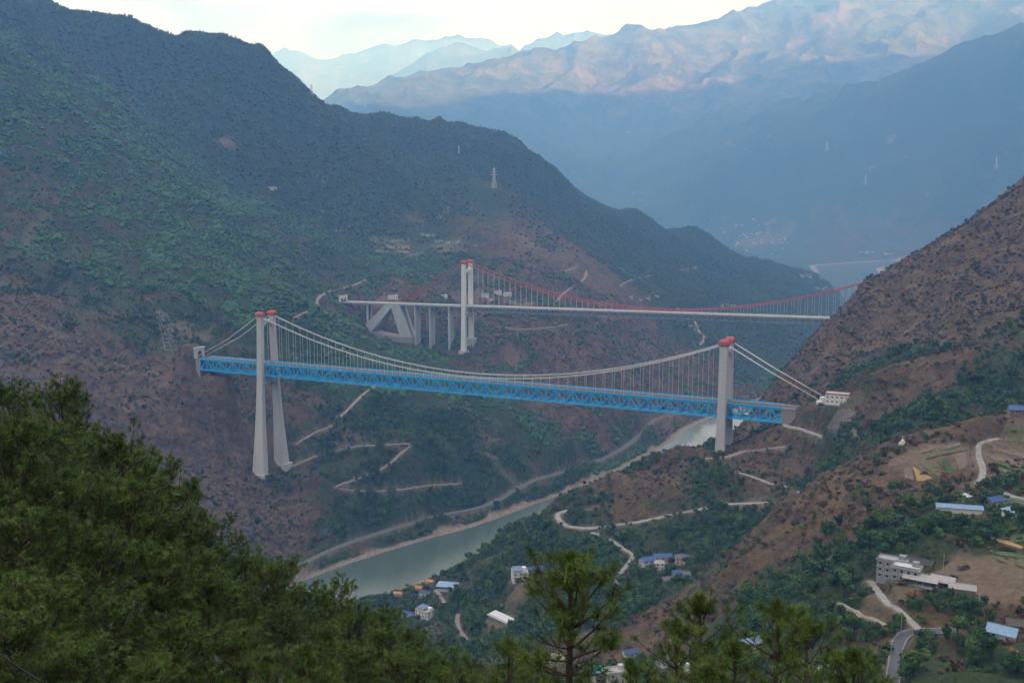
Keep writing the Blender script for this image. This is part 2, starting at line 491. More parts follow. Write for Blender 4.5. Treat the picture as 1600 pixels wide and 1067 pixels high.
def math_n(nt, op, a, b=None, clamp=False):
    n = nt.nodes.new("ShaderNodeMath"); n.operation = op; n.use_clamp = clamp
    for s, v in ((n.inputs[0], a), (n.inputs[1], b)):
        if v is None: continue
        if hasattr(v, "node"): nt.links.new(v, s)
        else: s.default_value = v
    return n.outputs[0]

def simple_mat(name, col, rough=0.8, var=0.25, scale=0.4, metallic=0.0, spec=0.3, bump=0.0, streak=False):
    """painted / concrete / metal surface with worn, uneven colour"""
    m, nt, b = mat_new(name)
    tc = N(nt, "ShaderNodeTexCoord")
    vec = tc.outputs["Object"]
    if streak:
        mp = N(nt, "ShaderNodeMapping"); mp.inputs["Scale"].default_value = (1, 1, 0.12)
        nt.links.new(vec, mp.inputs["Vector"]); vec = mp.outputs["Vector"]
    f = noise_out(nt, scale, 5, 0.6, vec)
    c = [max(0, x * (1 - var)) for x in col]; d = [min(1, x * (1 + var)) for x in col]
    nt.links.new(ramp(nt, f, [(0.3, c), (0.7, d)]), b.inputs["Base Color"])
    b.inputs["Roughness"].default_value = rough
    b.inputs["Metallic"].default_value = metallic
    b.inputs["Specular IOR Level"].default_value = spec
    if bump:
        bn = N(nt, "ShaderNodeBump"); bn.inputs["Strength"].default_value = bump
        nt.links.new(f, bn.inputs["Height"]); nt.links.new(bn.outputs["Normal"], b.inputs["Normal"])
    return m

def leaf_mat(name, c1, c2, scale=0.35, trans=0.25, rough=0.7):
    m, nt, b = mat_new(name)
    oi = N(nt, "ShaderNodeObjectInfo"); geo = N(nt, "ShaderNodeNewGeometry")
    f = noise_out(nt, scale, 3, 0.6, geo.outputs["Position"])
    s = math_n(nt, 'ADD', math_n(nt, 'MULTIPLY', f, 0.75), math_n(nt, 'MULTIPLY', oi.outputs["Random"], 0.5))
    col = ramp(nt, s, [(0.3, c1), (0.85, c2)])
    nt.links.new(col, b.inputs["Base Color"])
    b.inputs["Roughness"].default_value = rough
    b.inputs["Specular IOR Level"].default_value = 0.2
    return m

# ------------------------------------------------------------------ terrain material
def terrain_material():
    m, nt, b = mat_new("hillside")
    geo = N(nt, "ShaderNodeNewGeometry"); pos = geo.outputs["Position"]
    av = N(nt, "ShaderNodeAttribute", attribute_name="veg")
    asn = N(nt, "ShaderNodeAttribute", attribute_name="sand")
    afd = N(nt, "ShaderNodeAttribute", attribute_name="bare")
    n_big = noise_out(nt, 0.006, 5, 0.6, pos)
    n_mid = noise_out(nt, 0.035, 5, 0.62, pos)
    n_fine = noise_out(nt, 0.22, 6, 0.7, pos)
    n_vf = noise_out(nt, 0.9, 3, 0.6, pos)
    n_far = noise_out(nt, 0.0014, 6, 0.65, pos)
    soil = ramp(nt, n_mid, [(0.30, (0.062, 0.044, 0.029)), (0.48, (0.128, 0.083, 0.047)), (0.70, (0.235, 0.155, 0.078))])
    soil = mixc(nt, math_n(nt, 'MULTIPLY', n_fine, 0.85), soil, ramp(nt, n_fine, [(0.3, (0.048, 0.036, 0.025)), (0.55, (0.115, 0.076, 0.045)), (0.72, (0.21, 0.15, 0.09))]))
    n_bush = noise_out(nt, 0.085, 4, 0.6, pos)
    soil = mixc(nt, ramp(nt, n_bush, [(0.40, 0.7), (0.56, 0.0)]), soil, (0.056, 0.046, 0.030))
    green = ramp(nt, n_fine, [(0.3, (0.018, 0.036, 0.014)), (0.55, (0.036, 0.066, 0.022)), (0.75, (0.072, 0.105, 0.034))])
    green = mixc(nt, ramp(nt, n_far, [(0.35, 0.0), (0.7, 0.6)]), green, (0.055, 0.058, 0.03))
    s = math_n(nt, 'ADD', av.outputs["Fac"], math_n(nt, 'MULTIPLY', math_n(nt, 'SUBTRACT', n_mid, 0.5), 1.3))
    s = math_n(nt, 'ADD', s, math_n(nt, 'MULTIPLY', math_n(nt, 'SUBTRACT', n_fine, 0.5), 1.1))
    s = math_n(nt, 'ADD', s, math_n(nt, 'MULTIPLY', math_n(nt, 'SUBTRACT', n_big, 0.5), 0.8))
    vegm = ramp(nt, s, [(0.40, 0.0), (0.56, 1.0)])
    col = mixc(nt, vegm, soil, green)
    am = N(nt, "ShaderNodeAttribute", attribute_name="sunlit_meadow")
    n_md = noise_out(nt, 0.0035, 7, 0.68, pos); n_mf = noise_out(nt, 0.022, 3, 0.6, pos)
    sunlit_mead = ramp(nt, math_n(nt, 'ADD', math_n(nt, 'MULTIPLY', n_md, 0.6), math_n(nt, 'MULTIPLY', n_mf, 0.4)), [(0.42, (0.020, 0.036, 0.016)), (0.5, (0.06, 0.07, 0.034)), (0.58, (0.135, 0.125, 0.082))])  # pale high pasture, lightened in colour to add to the sunlit look
    col = mixc(nt, am.outputs["Fac"], col, sunlit_mead)
    # pale rock breaking through on steep ground
    rock = ramp(nt, math_n(nt, 'ADD', n_big, math_n(nt, 'MULTIPLY', n_fine, 0.30)), [(0.80, 0.0), (0.86, 1.0)])
    col = mixc(nt, math_n(nt, 'MULTIPLY', rock, 0.75), col, ramp(nt, n_vf, [(0.3, (0.11, 0.09, 0.075)), (0.7, (0.24, 0.21, 0.18))]))
    fieldc = ramp(nt, n_fine, [(0.3, (0.13, 0.095, 0.065)), (0.7, (0.22, 0.17, 0.12))])
    col = mixc(nt, afd.outputs["Fac"], col, fieldc)
    sandc = ramp(nt, n_fine, [(0.3, (0.15, 0.115, 0.09)), (0.6, (0.27, 0.215, 0.17)), (0.75, (0.36, 0.30, 0.25))])
    col = mixc(nt, asn.outputs["Fac"], col, sandc)
    nt.links.new(col, b.inputs["Base Color"])
    b.inputs["Roughness"].default_value = 0.95
    b.inputs["Specular IOR Level"].default_value = 0.1
    bn = N(nt, "ShaderNodeBump"); bn.inputs["Strength"].default_value = 0.7; bn.inputs["Distance"].default_value = 3.0
    nt.links.new(n_fine, bn.inputs["Height"])
    bn2 = N(nt, "ShaderNodeBump"); bn2.inputs["Strength"].default_value = 0.6; bn2.inputs["Distance"].default_value = 40.0
    nt.links.new(noise_out(nt, 0.012, 6, 0.65, pos), bn2.inputs["Height"])
    nt.links.new(bn.outputs["Normal"], bn2.inputs["Normal"])
    nt.links.new(bn2.outputs["Normal"], b.inputs["Normal"])
    return m

# where woodland (1) gives way to dry scrub (0): (u, v, depth, cover, reach in metres)
VEG = [(*at_depth(u, v, Y)[:2], g) for (u, v, Y, g) in [
    (0, 90, 2300, .75), (60, 200, 2200, .7), (200, 150, 2800, .95), (350, 150, 2900, .95), (500, 220, 3000, .95), (700, 250, 3400, .95), (900, 330, 3500, .9), (1000, 400, 3500, .85),
    (60, 20, 3000, .95), (345, 60, 3150, .95), (780, 230, 3700, .95), (985, 340, 4000, .9), (1200, 420, 4600, .8), (1100, 400, 4100, .9),
    (300, 350, 2050, .8), (400, 400, 2050, .85), (300, 400, 1900, .8), (350, 450, 1800, .85), (250, 460, 1680, .6), (150, 350, 1900, .62), (50, 330, 1900, .5), (480, 560, 1800, .8), (430, 540, 1750, .7), (620, 640, 1640, .85), (700, 640, 1680, .8),
    (760, 690, 1580, .85), (700, 700, 1550, .75), (600, 390, 2600, .7), (680, 380, 2700, .6), (500, 340, 2700, .8), (1150, 510, 2900, .8), (1100, 450, 3300, .85), (1200, 480, 3500, .8), (1150, 560, 2600, .8),
    (150, 600, 1400, .12), (250, 600, 1440, .15), (300, 700, 1400, .1), (150, 760, 1180, .12), (420, 860, 1270, .25), (0, 560, 1350, .3), (0, 480, 1500, .3), (350, 780, 1330, .15), (450, 800, 1350, .2), (500, 820, 1300, .3), (560, 800, 1320, .45),
    (900, 560, 2100, .12), (1000, 600, 2100, .12), (900, 640, 1850, .15), (850, 620, 1900, .2), (950, 480, 2600, .15), (1050, 540, 2500, .2), (830, 410, 2750, .25), (900, 440, 2600, .3), (700, 760, 1450, .35), (600, 790, 1330, .25), (850, 700, 1650, .2), (950, 670, 1850, .2), (800, 720, 1540, .6),
    (650, 540, 2050, .65), (780, 545, 2040, .35), (560, 520, 2080, .6), (620, 480, 2250, .3), (760, 470, 2330, .5), (540, 600, 1720, .7), (480, 650, 1560, .4), (520, 700, 1480, .6), (640, 730, 1470, .75),
    (1300, 560, 1330, .1), (1400, 500, 1330, .1), (1500, 450, 1320, .12), (1600, 400, 1310, .15), (1240, 610, 1350, .08), (1450, 400, 1450, .1), (1390, 550, 1260, .75), (1370, 590, 1200, .7), (1500, 520, 1180, .2), (1600, 520, 1060, .5),
    (1450, 590, 1050, .25), (1380, 620, 1020, .15), (1130, 690, 1155, .1), (1200, 690, 1100, .25), (1270, 660, 1085, .5), (1000, 760, 1060, .2), (1060, 740, 1090, .25), (1150, 715, 1090, .5), (1100, 735, 1075, .7), (1180, 755, 1040, .35), (940, 780, 1060, .4), (920, 800, 1050, .7),
    (1300, 705, 950, .95), (1350, 680, 960, .95), (1450, 630, 960, .95), (1600, 620, 950, .9), (1230, 760, 950, .9), (1150, 822, 920, 1.0), (1060, 830, 950, 1.0), (950, 860, 980, .95), (880, 860, 1000, .95), (1180, 690, 1110, .2),
    (1150, 860, 790, .12), (1250, 800, 750, .08), (1330, 745, 735, .1), (1300, 820, 680, .1), (1220, 860, 720, .2), (1380, 780, 650, .2), (1400, 820, 600, .7), (1430, 800, 600, .85), (1300, 880, 620, .5),
    (1430, 720, 720, .2), (1480, 720, 720, .1), (1580, 690, 745, .2), (1530, 750, 660, .8), (1500, 850, 540, .8), (1560, 880, 490, .1), (1590, 910, 460, .1),
    (1200, 930, 650, .9), (1300, 930, 560, .85), (1250, 880, 660, .7), (1100, 900, 790, .9), (1040, 960, 740, .15), (1080, 970, 700, .2), (1000, 985, 720, .25), (1200, 1000, 560, .9), (1370, 985, 440, .3), (1450, 950, 450, .5), (1450, 1040, 390, .9), (1550, 1040, 390, .8), (1300, 1040, 460, .7),
    (810, 930, 930, .85), (700, 960, 970, .8), (650, 1000, 900, .95), (750, 900, 1020, .85), (760, 870, 1050, .8), (690, 915, 1090, .6), (900, 950, 850, .9), (1000, 900, 880, .9), (950, 1050, 620, .6),
    (700, 200, 9800, .9), (900, 200, 11200, .85), (1230, 150, 11000, .85), (1500, 180, 8350, .9), (1350, 240, 8600, .8), (1200, 300, 8800, .8), (1300, 360, 8100, .5), (1400, 370, 7900, .5), (1180, 370, 8200, .7), (1000, 100, 12400, .42), (1400, 60, 12200, .5), (1250, 60, 12600, .4), (930, 90, 12600, .45)]]  # last four: far tops given drier, paler cover to look sunnier
VEG += [(0, 30, .9), (-60, 80, .95), (-100, 250, .95), (-200, 500, .9), (0, 300, .9), (100, 200, .9), (-300, 1000, .6), (2500, 500, .6), (-3000, 2000, .9), (3000, 3000, .7), (0, 20000, .6), (5000, 14000, .6)]
VEG += [(*at_level(u, v + 12, 7)[:2], .98) for u, v in road_px[:-3]]
VEG = np.array(VEG)

def veg_cover(x, y):
    x = np.ravel(x); y = np.ravel(y)
    out = np.empty(len(x))
    for i in range(0, len(x), 50000):
        d2 = (x[i:i + 50000, None] - VEG[None, :, 0]) ** 2 + (y[i:i + 50000, None] - VEG[None, :, 1]) ** 2
        w = 1.0 / (d2 + 400.0) ** 1.5
        out[i:i + 50000] = (w * VEG[None, :, 2]).sum(1) / w.sum(1)
    return out

BARE = []      # (x, y, rx, ry, strength) clearings: yards, cut slopes, fields

# ------------------------------------------------------------------ roads and tracks
def densify(P, step=5.0):
    P = np.asarray(P, float)
    # Catmull-Rom through the points
    out = []
    Q = np.vstack([2 * P[0] - P[1], P, 2 * P[-1] - P[-2]])
    for i in range(1, len(Q) - 2):
        n = max(2, int(np.linalg.norm(Q[i + 1] - Q[i]) / step))
        for k in range(n):
            t = k / n
            out.append(0.5 * ((2 * Q[i]) + (-Q[i - 1] + Q[i + 1]) * t + (2 * Q[i - 1] - 5 * Q[i] + 4 * Q[i + 1] - Q[i + 2]) * t * t + (-Q[i - 1] + 3 * Q[i] - 3 * Q[i + 1] + Q[i + 2]) * t ** 3))
    out.append(P[-1])
    return np.array(out)

ROAD_DEFS = [
    # name, kind of surface, width, picture points, fixed level or None, label
    ("road", "asphalt", 6.5, road_px, 13.0),
    ("track", "dirt", 4.5, [(446, 733), (490, 714), (530, 703), (560, 697), (600, 695), (640, 693)], None),
    ("track", "dirt", 4.5, [(641, 696), (625, 710), (600, 730), (560, 748), (525, 760), (560, 767), (620, 765), (665, 759), (690, 757), (728, 755)], None),
    ("track", "dirt", 4.5, [(462, 694), (490, 677), (520, 664), (533, 650), (548, 636), (565, 618), (590, 600)], None),
    ("road", "dirt", 6.0, [(458, 497), (485, 484), (494, 478), (497, 466), (515, 455), (545, 448), (570, 438)], None),
    ("track", "dirt", 5.0, [(870, 470), (885, 455), (912, 436), (915, 422), (900, 418), (880, 425)], None),
    ("track", "dirt", 5.0, [(968, 447), (990, 436), (1030, 428), (1088, 418)], None),
    ("track", "dirt", 4.0, [(780, 512), (830, 514), (880, 508), (940, 496)], None),
    ("track", "dirt", 5.0, [(1085, 500), (1090, 515), (1100, 528), (1093, 540)], None),
    ("road", "concrete", 5.5, [(890, 797), (873, 803), (872, 811), (885, 820), (912, 827), (950, 822), (1000, 815), (1050, 804), (1090, 795), (1140, 789), (1200, 785)], None),
    ("track", "concrete", 4.0, [(925, 832), (950, 842), (975, 857), (989, 868), (984, 880), (970, 893), (965, 907), (962, 925)], None),
    ("track", "dirt", 5.5, [(1093, 717), (1130, 714), (1160, 708), (1190, 702), (1226, 698)], None),
    ("track", "concrete", 3.5, [(1148, 737), (1175, 745), (1205, 756), (1232, 765), (1254, 770)], None),
    ("road", "concrete", 6.0, [(1240, 646), (1216, 649), (1212, 655), (1225, 663), (1250, 670), (1285, 682), (1318, 691)], None),
    ("road", "asphalt", 4.8, [(1393, 1075), (1398, 1040), (1402, 1012), (1412, 994), (1430, 988), (1460, 986), (1498, 985)], None),
    ("track", "concrete", 3.5, [(1436, 985), (1420, 970), (1400, 950), (1380, 932), (1366, 918), (1358, 908)], None),
    ("track", "dirt", 3.0, [(1310, 942), (1335, 954), (1360, 966), (1385, 978)], None),
    ("track", "concrete", 4.0, [(1560, 686), (1535, 690), (1528, 700), (1530, 715), (1536, 732), (1534, 748), (1525, 758)], None),
    ("track", "concrete", 4.0, [(1568, 770), (1585, 776), (1605, 780)], None),
    ("track", "dirt", 4.0, [(716, 960), (715, 975), (722, 990), (730, 1000)], None),
    ("track", "concrete", 4.0, [(680, 922), (688, 930), (694, 942)], None),
]
ROAD_PTS = []
for nm, surf, wd, px, lvl in ROAD_DEFS:
    if lvl is not None:
        P = np.array([at_level(u, v, lvl) for u, v in px])
    else:
        P = hit([q[0] for q in px], [q[1] for q in px])
    P = densify(P, 6.0)
    # an even gradient
    for _ in range(6):
        P[1:-1, 2] = 0.25 * P[:-2, 2] + 0.5 * P[1:-1, 2] + 0.25 * P[2:, 2]
    ROAD_PTS.append(P)
for (nm, surf, wd, px, lvl), P in zip(ROAD_DEFS, ROAD_PTS):
    ROADS.append((P[::2] if len(P) > 30 else P, wd))
# ------------------------------------------------------------------ bridge axes
BA = 0.433
BL = np.array([-350.3, 1448.8])
BD = np.array([math.cos(BA), -math.sin(BA)]); BN = np.array([math.sin(BA), math.cos(BA)])
def b1w(x, y): return BL + BD * x + BN * y
B2A = 0.42
B2L = np.array([-92.0, 2100.0])
B2D = np.array([math.cos(B2A), -math.sin(B2A)]); B2N = np.array([math.sin(B2A), math.cos(B2A)])
def b2w(x, y): return B2L + B2D * x + B2N * y

# ------------------------------------------------------------------ building sites (levelled ground) and clearings
# picture point at the middle of the foot of the house, width, depth, storeys, turn (deg), roof, wall, roof colour, windows per front, label
HOUSE_DEFS = [
    # riverside hamlet, left
    ("house", 664, 966, 17, 11, 3, -38, "flat_shed", "white", "slate_blue", 4, "white three-storey house with slate blue roof on a walled yard near the river"),
    ("outbuilding", 638, 963, 14, 8, 1, -38, "gable", "white", "blue", 2, "low white outbuilding with blue roof left of the three-storey riverside house"),
    ("shed", 700, 918, 22, 11, 1, -12, "shed", "brick", "pale_blue", 0, "open riverside shed with pale blue-grey sheet roof"),
    ("house", 672, 911, 9, 6, 1, -20, "gable", "cream", "orange", 1, "largest orange-roofed hut at the water's edge, beside the open shed"),
    ("house", 655, 921, 7, 5, 1, -20, "gable", "cream", "orange", 1, "middle orange-roofed hut at the water's edge"),
    ("house", 622, 930, 9, 5, 1, -10, "gable", "cream", "orange", 1, "leftmost orange-roofed hut at the water's edge"),
    ("house", 664, 929, 11, 7, 1, -25, "gable", "white", "navy", 1, "small dark blue roofed house between the orange huts"),
    ("house", 812, 907, 15, 13, 3, 8, "flat_shed", "white", "slate_blue", 3, "tall white house with blue panels on its roof above the river bend"),
    ("outbuilding", 836, 893, 14, 8, 1, 8, "gable", "grey", "navy", 0, "dark-roofed outbuilding behind the tall white house"),
    ("greenhouse", 785, 970, 30, 9, 1, -48, "shed", "grey", "white", 0, "long shed with bright white roof in the trees"),
    # hamlet in the middle
    ("house", 1010, 884, 12, 9, 2, 25, "gable", "white", "blue", 2, "blue-roofed house at the left of the middle hamlet"),
    ("house", 1035, 878, 17, 8, 2, 4, "gable", "cream", "blue", 3, "long blue-roofed house at the back of the middle hamlet"),
    ("house", 1030, 888, 9, 7, 2, 4, "hip", "white", "pale_grey", 2, "small white house with pale roof in front of the long blue roof"),
    ("house", 1066, 880, 13, 9, 2, -10, "hip", "cream", "grey_tile", 3, "grey-tiled two-storey house at the right of the middle hamlet"),
    ("house", 1075, 901, 13, 8, 1, 5, "gable", "cream", "grey_tile", 2, "brown-grey roofed cottage below the grey-tiled house"),
    ("house", 1058, 899, 9, 7, 1, 5, "gable", "white", "blue", 1, "small blue roofed cottage among the trees below the hamlet"),
    ("house", 1048, 909, 13, 8, 1, 10, "hip", "timber", "grey_tile", 1, "low cottage with wide grey tile roof among trees"),
    # valley-floor village behind the foreground pines
    ("house", 932, 1062, 7, 6, 2, 5, "shed", "white", "teal", 1, "house with turquoise sheet roof behind the foreground pine"),
    ("house", 962, 1064, 12, 8, 2, 12, "flat", "pale", "pale_grey", 2, "flat pale-roofed house right of the turquoise roof"),
    ("house", 1040, 1038, 10, 7, 1, 30, "gable", "white", "pale_blue", 1, "pale blue roofed house behind the foreground pines"),
    ("house", 1066, 1052, 9, 7, 1, -20, "flat", "white", "pale_grey", 1, "white flat-roofed house between the foreground pines"),
    ("house", 1172, 1010, 12, 7, 1, 25, "gable", "white", "pale_blue", 2, "white house with shining pale roof above the right-hand pines"),
    ("house", 1222, 1034, 11, 7, 1, 40, "gable", "white", "slate_blue", 1, "slate blue roofed house beside the right-hand pine"),
    ("house", 1292, 1056, 8, 6, 1, 10, "gable", "white", "pale_grey", 1, "small pale house low at the right of the pines"),
    ("house", 870, 1032, 11, 7, 1, -15, "gable", "white", "pale_grey", 1, "pale roofed house just left of the foreground pine trunk"),
    ("house", 985, 1024, 10, 7, 1, 15, "gable", "white", "navy", 1, "dark blue roofed house behind the foreground pine branches"),
    # grey farmstead on the shelf
    ("farmhouse", 1394, 902, 15, 8, 3, -32, "flat", "grey", "pale_grey", 4, "three-storey grey concrete farmhouse with white flat roofs"),
    ("farmhouse", 1416, 905, 13, 8, 2, -32, "flat", "grey", "white", 4, "two-storey grey wing joined to the three-storey farmhouse"),
    ("barn", 1436, 886, 14, 6, 1, -42, "gable", "timber", "dark_tile", 0, "old timber barn with dark tile roof behind the grey farmhouse"),
    ("shed", 1438, 913, 15, 5, 1, -32, "shed", "brick", "pale_grey", 0, "long shed with pale roof in front of the grey farmhouse"),
    ("shed", 1472, 916, 10, 5, 1, -32, "shed", "brick", "pale_grey", 0, "middle shed with pale roof right of the farmhouse yard"),
    ("shed", 1503, 927, 11, 5, 1, -22, "gable", "brick", "pale_grey", 0, "brick shed with whitish roof at the right end of the farm"),
    ("house", 1566, 996, 11, 8, 1, -38, "gable", "pale", "pale_blue", 2, "light blue roofed house at the lower right"),
    ("outbuilding", 1592, 984, 10, 6, 1, -20, "gable", "timber", "brown_tile", 0, "brown roofed outbuilding beside the light blue roof"),
    # hillside farms on the right
    ("shed", 1498, 800, 25, 5, 1, -14, "gable", "white", "pale_blue", 0, "long narrow shed with light blue roof on the right-hand hillside"),
    ("house", 1552, 788, 11, 7, 1, 22, "gable", "cream", "blue", 2, "cream house with deep blue gabled roof on the right-hand hillside"),
    ("pavilion", 1507, 781, 6, 5, 1, 20, "hip", "cream", "white", 1, "tiny pavilion with white roof above the long blue shed"),
    ("house", 1590, 796, 14, 7, 1, 24, "gable", "grey", "grey_tile", 1, "grey-tiled farmhouse at the right edge"),
    ("outbuilding", 1579, 806, 9, 5, 1, 24, "shed", "white", "pale_blue", 0, "light blue lean-to in front of the grey-tiled farmhouse"),
    ("house", 1594, 652, 17, 9, 2, -10, "gable", "brick", "blue", 2, "blue-roofed house at the right edge below the brown ridge"),
    # beside the upstream bridge
    ("house", 614, 467, 22, 10, 2, 0, "flat", "white", "pale_grey", 5, "white flat-roofed building above the approach viaduct of the red-cabled bridge"),
    ("house", 694, 466, 14, 9, 2, 10, "flat", "white", "pale_grey", 3, "white house just left of the red-capped tower"),
    ("house", 758, 464, 15, 9, 2, -10, "gable", "white", "slate_blue", 3, "blue roofed house just right of the red-capped tower"),
    ("house", 778, 460, 16, 10, 2, 10, "flat", "white", "pale_grey", 3, "white house in the cluster right of the red-capped tower"),
    ("house", 793, 463, 18, 9, 2, 25, "gable", "white", "pale_grey", 3, "pale roofed house at the right of the cluster by the red-capped tower"),
    ("house", 768, 469, 12, 8, 1, 0, "gable", "white", "grey_tile", 2, "low grey roofed house nearest the red-capped tower"),
]
# specks of far houses: (u, v, width, turn)
FAR_HOUSES = [(424, 298, 18, 5), (430, 296, 10, 20), (476, 321, 14, 0), (489, 330, 10, 10), (503, 331, 12, -10), (524, 361, 10, 0), (533, 362, 12, 15), (540, 361, 9, 0), (660, 368, 12, 10), (668, 370, 14, -5), (676, 369, 12, 20), (683, 379, 16, 0), (690, 377, 12, 12),
              (700, 381, 18, -8), (715, 380, 14, 0), (743, 384, 10, 0), (1080, 511, 16, 0), (1092, 512, 18, 8), (1084, 517, 10, -12), (1058, 484, 14, 0), (1127, 479, 16, 0), (1135, 478, 16, 12), (1145, 480, 20, -6),
              (1250, 433, 30, 0), (1262, 436, 40, 6), (1283, 454, 28, 0), (1276, 453, 22, 10), (1290, 452, 20, -10), (985, 466, 14, 0), (1000, 470, 12, 10), (1012, 467, 16, 0), (1026, 464, 12, 5)]
_r = random.Random(5)
for k in range(46):
    u = _r.gauss(1186, 30); v = 372 + (u - 1186) * 0.18 + _r.gauss(0, 10)
    if 1125 < u < 1250 and 335 < v < 405:
        FAR_HOUSES.append((u, v, _r.uniform(15, 30), _r.uniform(-25, 25)))
FAR_HOUSES += [(1346, 397, 30, 0), (1356, 396, 40, 5), (1364, 397, 26, -5), (1385, 399, 40, 0), (1393, 398, 24, 8)]

HOUSE_PTS = hit([h[1] for h in HOUSE_DEFS], [h[2] for h in HOUSE_DEFS])
for h, p in zip(HOUSE_DEFS, HOUSE_PTS):
    R_ = 0.5 * math.hypot(h[3], h[4])
    PADS.append((p[0], p[1], p[2], R_ * 0.95, 9.0))
    BARE.append((p[0], p[1], R_ * 1.15, R_ * 1.15, 0.6))
FAR_PTS = hit([h[0] for h in FAR_HOUSES], [h[1] for h in FAR_HOUSES])
# ledges for the bridge ends
PADS += [(*b1w(-94, 0), 222.0, 12.0, 12.0), (*b1w(-84, 0), 216.0, 12.0, 12.0), (*b1w(-142, 0), 258.0, 13.0, 10.0), (*b1w(783, -5), 248.5, 25.0, 12.0), (*b2w(-284, 0), 242.0, 12.0, 12.0), (*b2w(-320, 0), 264.0, 14.0, 10.0), (*b2w(-262, 0), 232.0, 12.0, 18.0)]
# yards, cut slopes and open fields seen from the viewpoint: (u, v, half width m, half depth m, strength)
for u, v, rx, ry, st in [(660, 985, 16, 10, .7), (1560, 890, 34, 30, .85), (1580, 915, 26, 16, .8), (1470, 705, 34, 16, .9), (1450, 722, 30, 14, .8), (1500, 715, 26, 14, .8), (1580, 690, 24, 12, .6), (1575, 712, 26, 10, .7), (1150, 792, 28, 8, .8), (800, 553, 18, 30, .55), (1330, 655, 14, 20, .5),
                         (600, 470, 60, 20, .6), (730, 466, 40, 18, .6), (810, 472, 40, 20, .6), (700, 385, 60, 30, .5), (610, 383, 60, 30, .5), (650, 345, 30, 20, .4), (355, 222, 20, 16, .8), (812, 925, 16, 10, .7), (1395, 925, 12, 10, .6), (1350, 960, 16, 10, .5), (690, 928, 18, 10, .7),
                         (820, 375, 30, 60, .5), (60, 370, 24, 40, .35), (300, 520, 26, 20, .6), (800, 750, 34, 10, .5), (915, 710, 24, 8, .45), (545, 690, 30, 8, .4), (415, 700, 24, 20, .5), (1200, 790, 14, 6, .5), (935, 790, 14, 6, .6),
                         (1180, 380, 160, 80, .5), (1220, 372, 140, 60, .4), (1010, 138, 300, 120, .4), (1105, 127, 200, 100, .5), (1300, 22, 250, 200, .5), (1240, 70, 200, 110, .5)]:
    q = hit(u, v)[0]
    BARE.append((q[0], q[1], rx, ry, st))

REV_C = [hit(u, v)[0] for u, v in ((1309, 641), (1337, 640), (1339, 691), (1284, 683))]
FACES.append(np.array(REV_C))
# ------------------------------------------------------------------ terrain sheet
def terrain():
    X, Y, R = T_X, T_Y, _R2
    Z = grade(X, Y, T_RAW)
    nr, na = X.shape
    V = np.stack([X, Y, Z], -1).reshape(-1, 3)
    i = np.arange((nr - 1) * (na - 1)); a = i // (na - 1) * na + i % (na - 1)
    F = np.stack([a, a + 1, a + na + 1, a + na], 1)
    me = mesh_np("terrain", V, F, terrain_material())
    veg = veg_cover(V[:, 0], V[:, 1])
    m = (np.abs(V[:, 2]) < 40)
    d, wv, sd = seg_dist(V[:, 0], V[:, 1], RC, RW)
    e = d - wv / 2
    sand = np.clip((15 + 5 * gnoise(V[:, 0] / 22, V[:, 1] / 22, 4) - e) / 5, 0, 1) * (V[:, 1] < 3000)
    farb = np.clip((45 - e) / 10, 0, 1) * (V[:, 1] > 6300) * (V[:, 2] > -2)
    sand = np.maximum(sand, farb)
    bare = np.zeros(len(V))
    for (bx, by, rx, ry, st) in BARE:
        q = np.hypot((V[:, 0] - bx) / rx, (V[:, 1] - by) / ry) + 0.25 * gnoise(V[:, 0] / 14, V[:, 1] / 14, 8)
        bare = np.maximum(bare, st * np.clip((1.15 - q) / 0.3, 0, 1))
    for P, wd in ROADS:
        mm = (V[:, 0] > P[:, 0].min() - 20) & (V[:, 0] < P[:, 0].max() + 20) & (V[:, 1] > P[:, 1].min() - 20) & (V[:, 1] < P[:, 1].max() + 20)
        dd, _, _ = seg_dist(V[mm, 0], V[mm, 1], P[:, :2])
        bare[mm] = np.maximum(bare[mm], 0.8 * np.clip((wd * 1.1 + 2.5 * gnoise(V[mm, 0] / 9, V[mm, 1] / 9, 2) - dd) / 2.5, 0, 1))
    rv = np.hypot(V[:, 0], V[:, 1])
    sunlit_meadow = np.clip((rv - 9300) / 2500, 0, 1) * 0.75 * np.clip((V[:, 2] - 500) / 1200, 0, 1)  # far high slopes: pale ground plus sun brightness put into the colour
    for nm, arr in (("veg", veg), ("sand", sand), ("bare", bare), ("sunlit_meadow", sunlit_meadow)):
        at = me.attributes.new(nm, 'FLOAT', 'POINT'); at.data.foreach_set("value", arr.astype(np.float32))
    o = bpy.data.objects.new("terrain", me); COL.objects.link(o)
    tag(o, "steep scrub and forest mountainsides of the river gorge", "terrain", kind="structure")
    # silhouettes seen from the viewpoint, to know which ground is in view
    E = (Z - CAMZ) / np.maximum(R, 1)
    vis = np.maximum.accumulate(E, axis=0)
    return o, Z, vis
TERRAIN, T_Z, T_VIS = terrain()

def ground(x, y):
    return float(grid_z(T_Z, np.array([float(x)]), np.array([float(y)]))[0])

def in_view(x, y, z, lift=12.0):
    """is ground at x,y (or a thing 'lift' metres tall on it) within sight of the viewpoint, give or take a few steps"""
    a = np.degrees(np.arctan2(x, y)); r = np.hypot(x, y)
    j = np.clip(np.searchsorted(T_ANG, a), 1, len(T_ANG) - 2)
    i = np.clip(np.searchsorted(T_R, r * 0.985) - 1, 0, len(T_R) - 1)
    return (z + lift - CAMZ) / r > T_VIS[i, j]

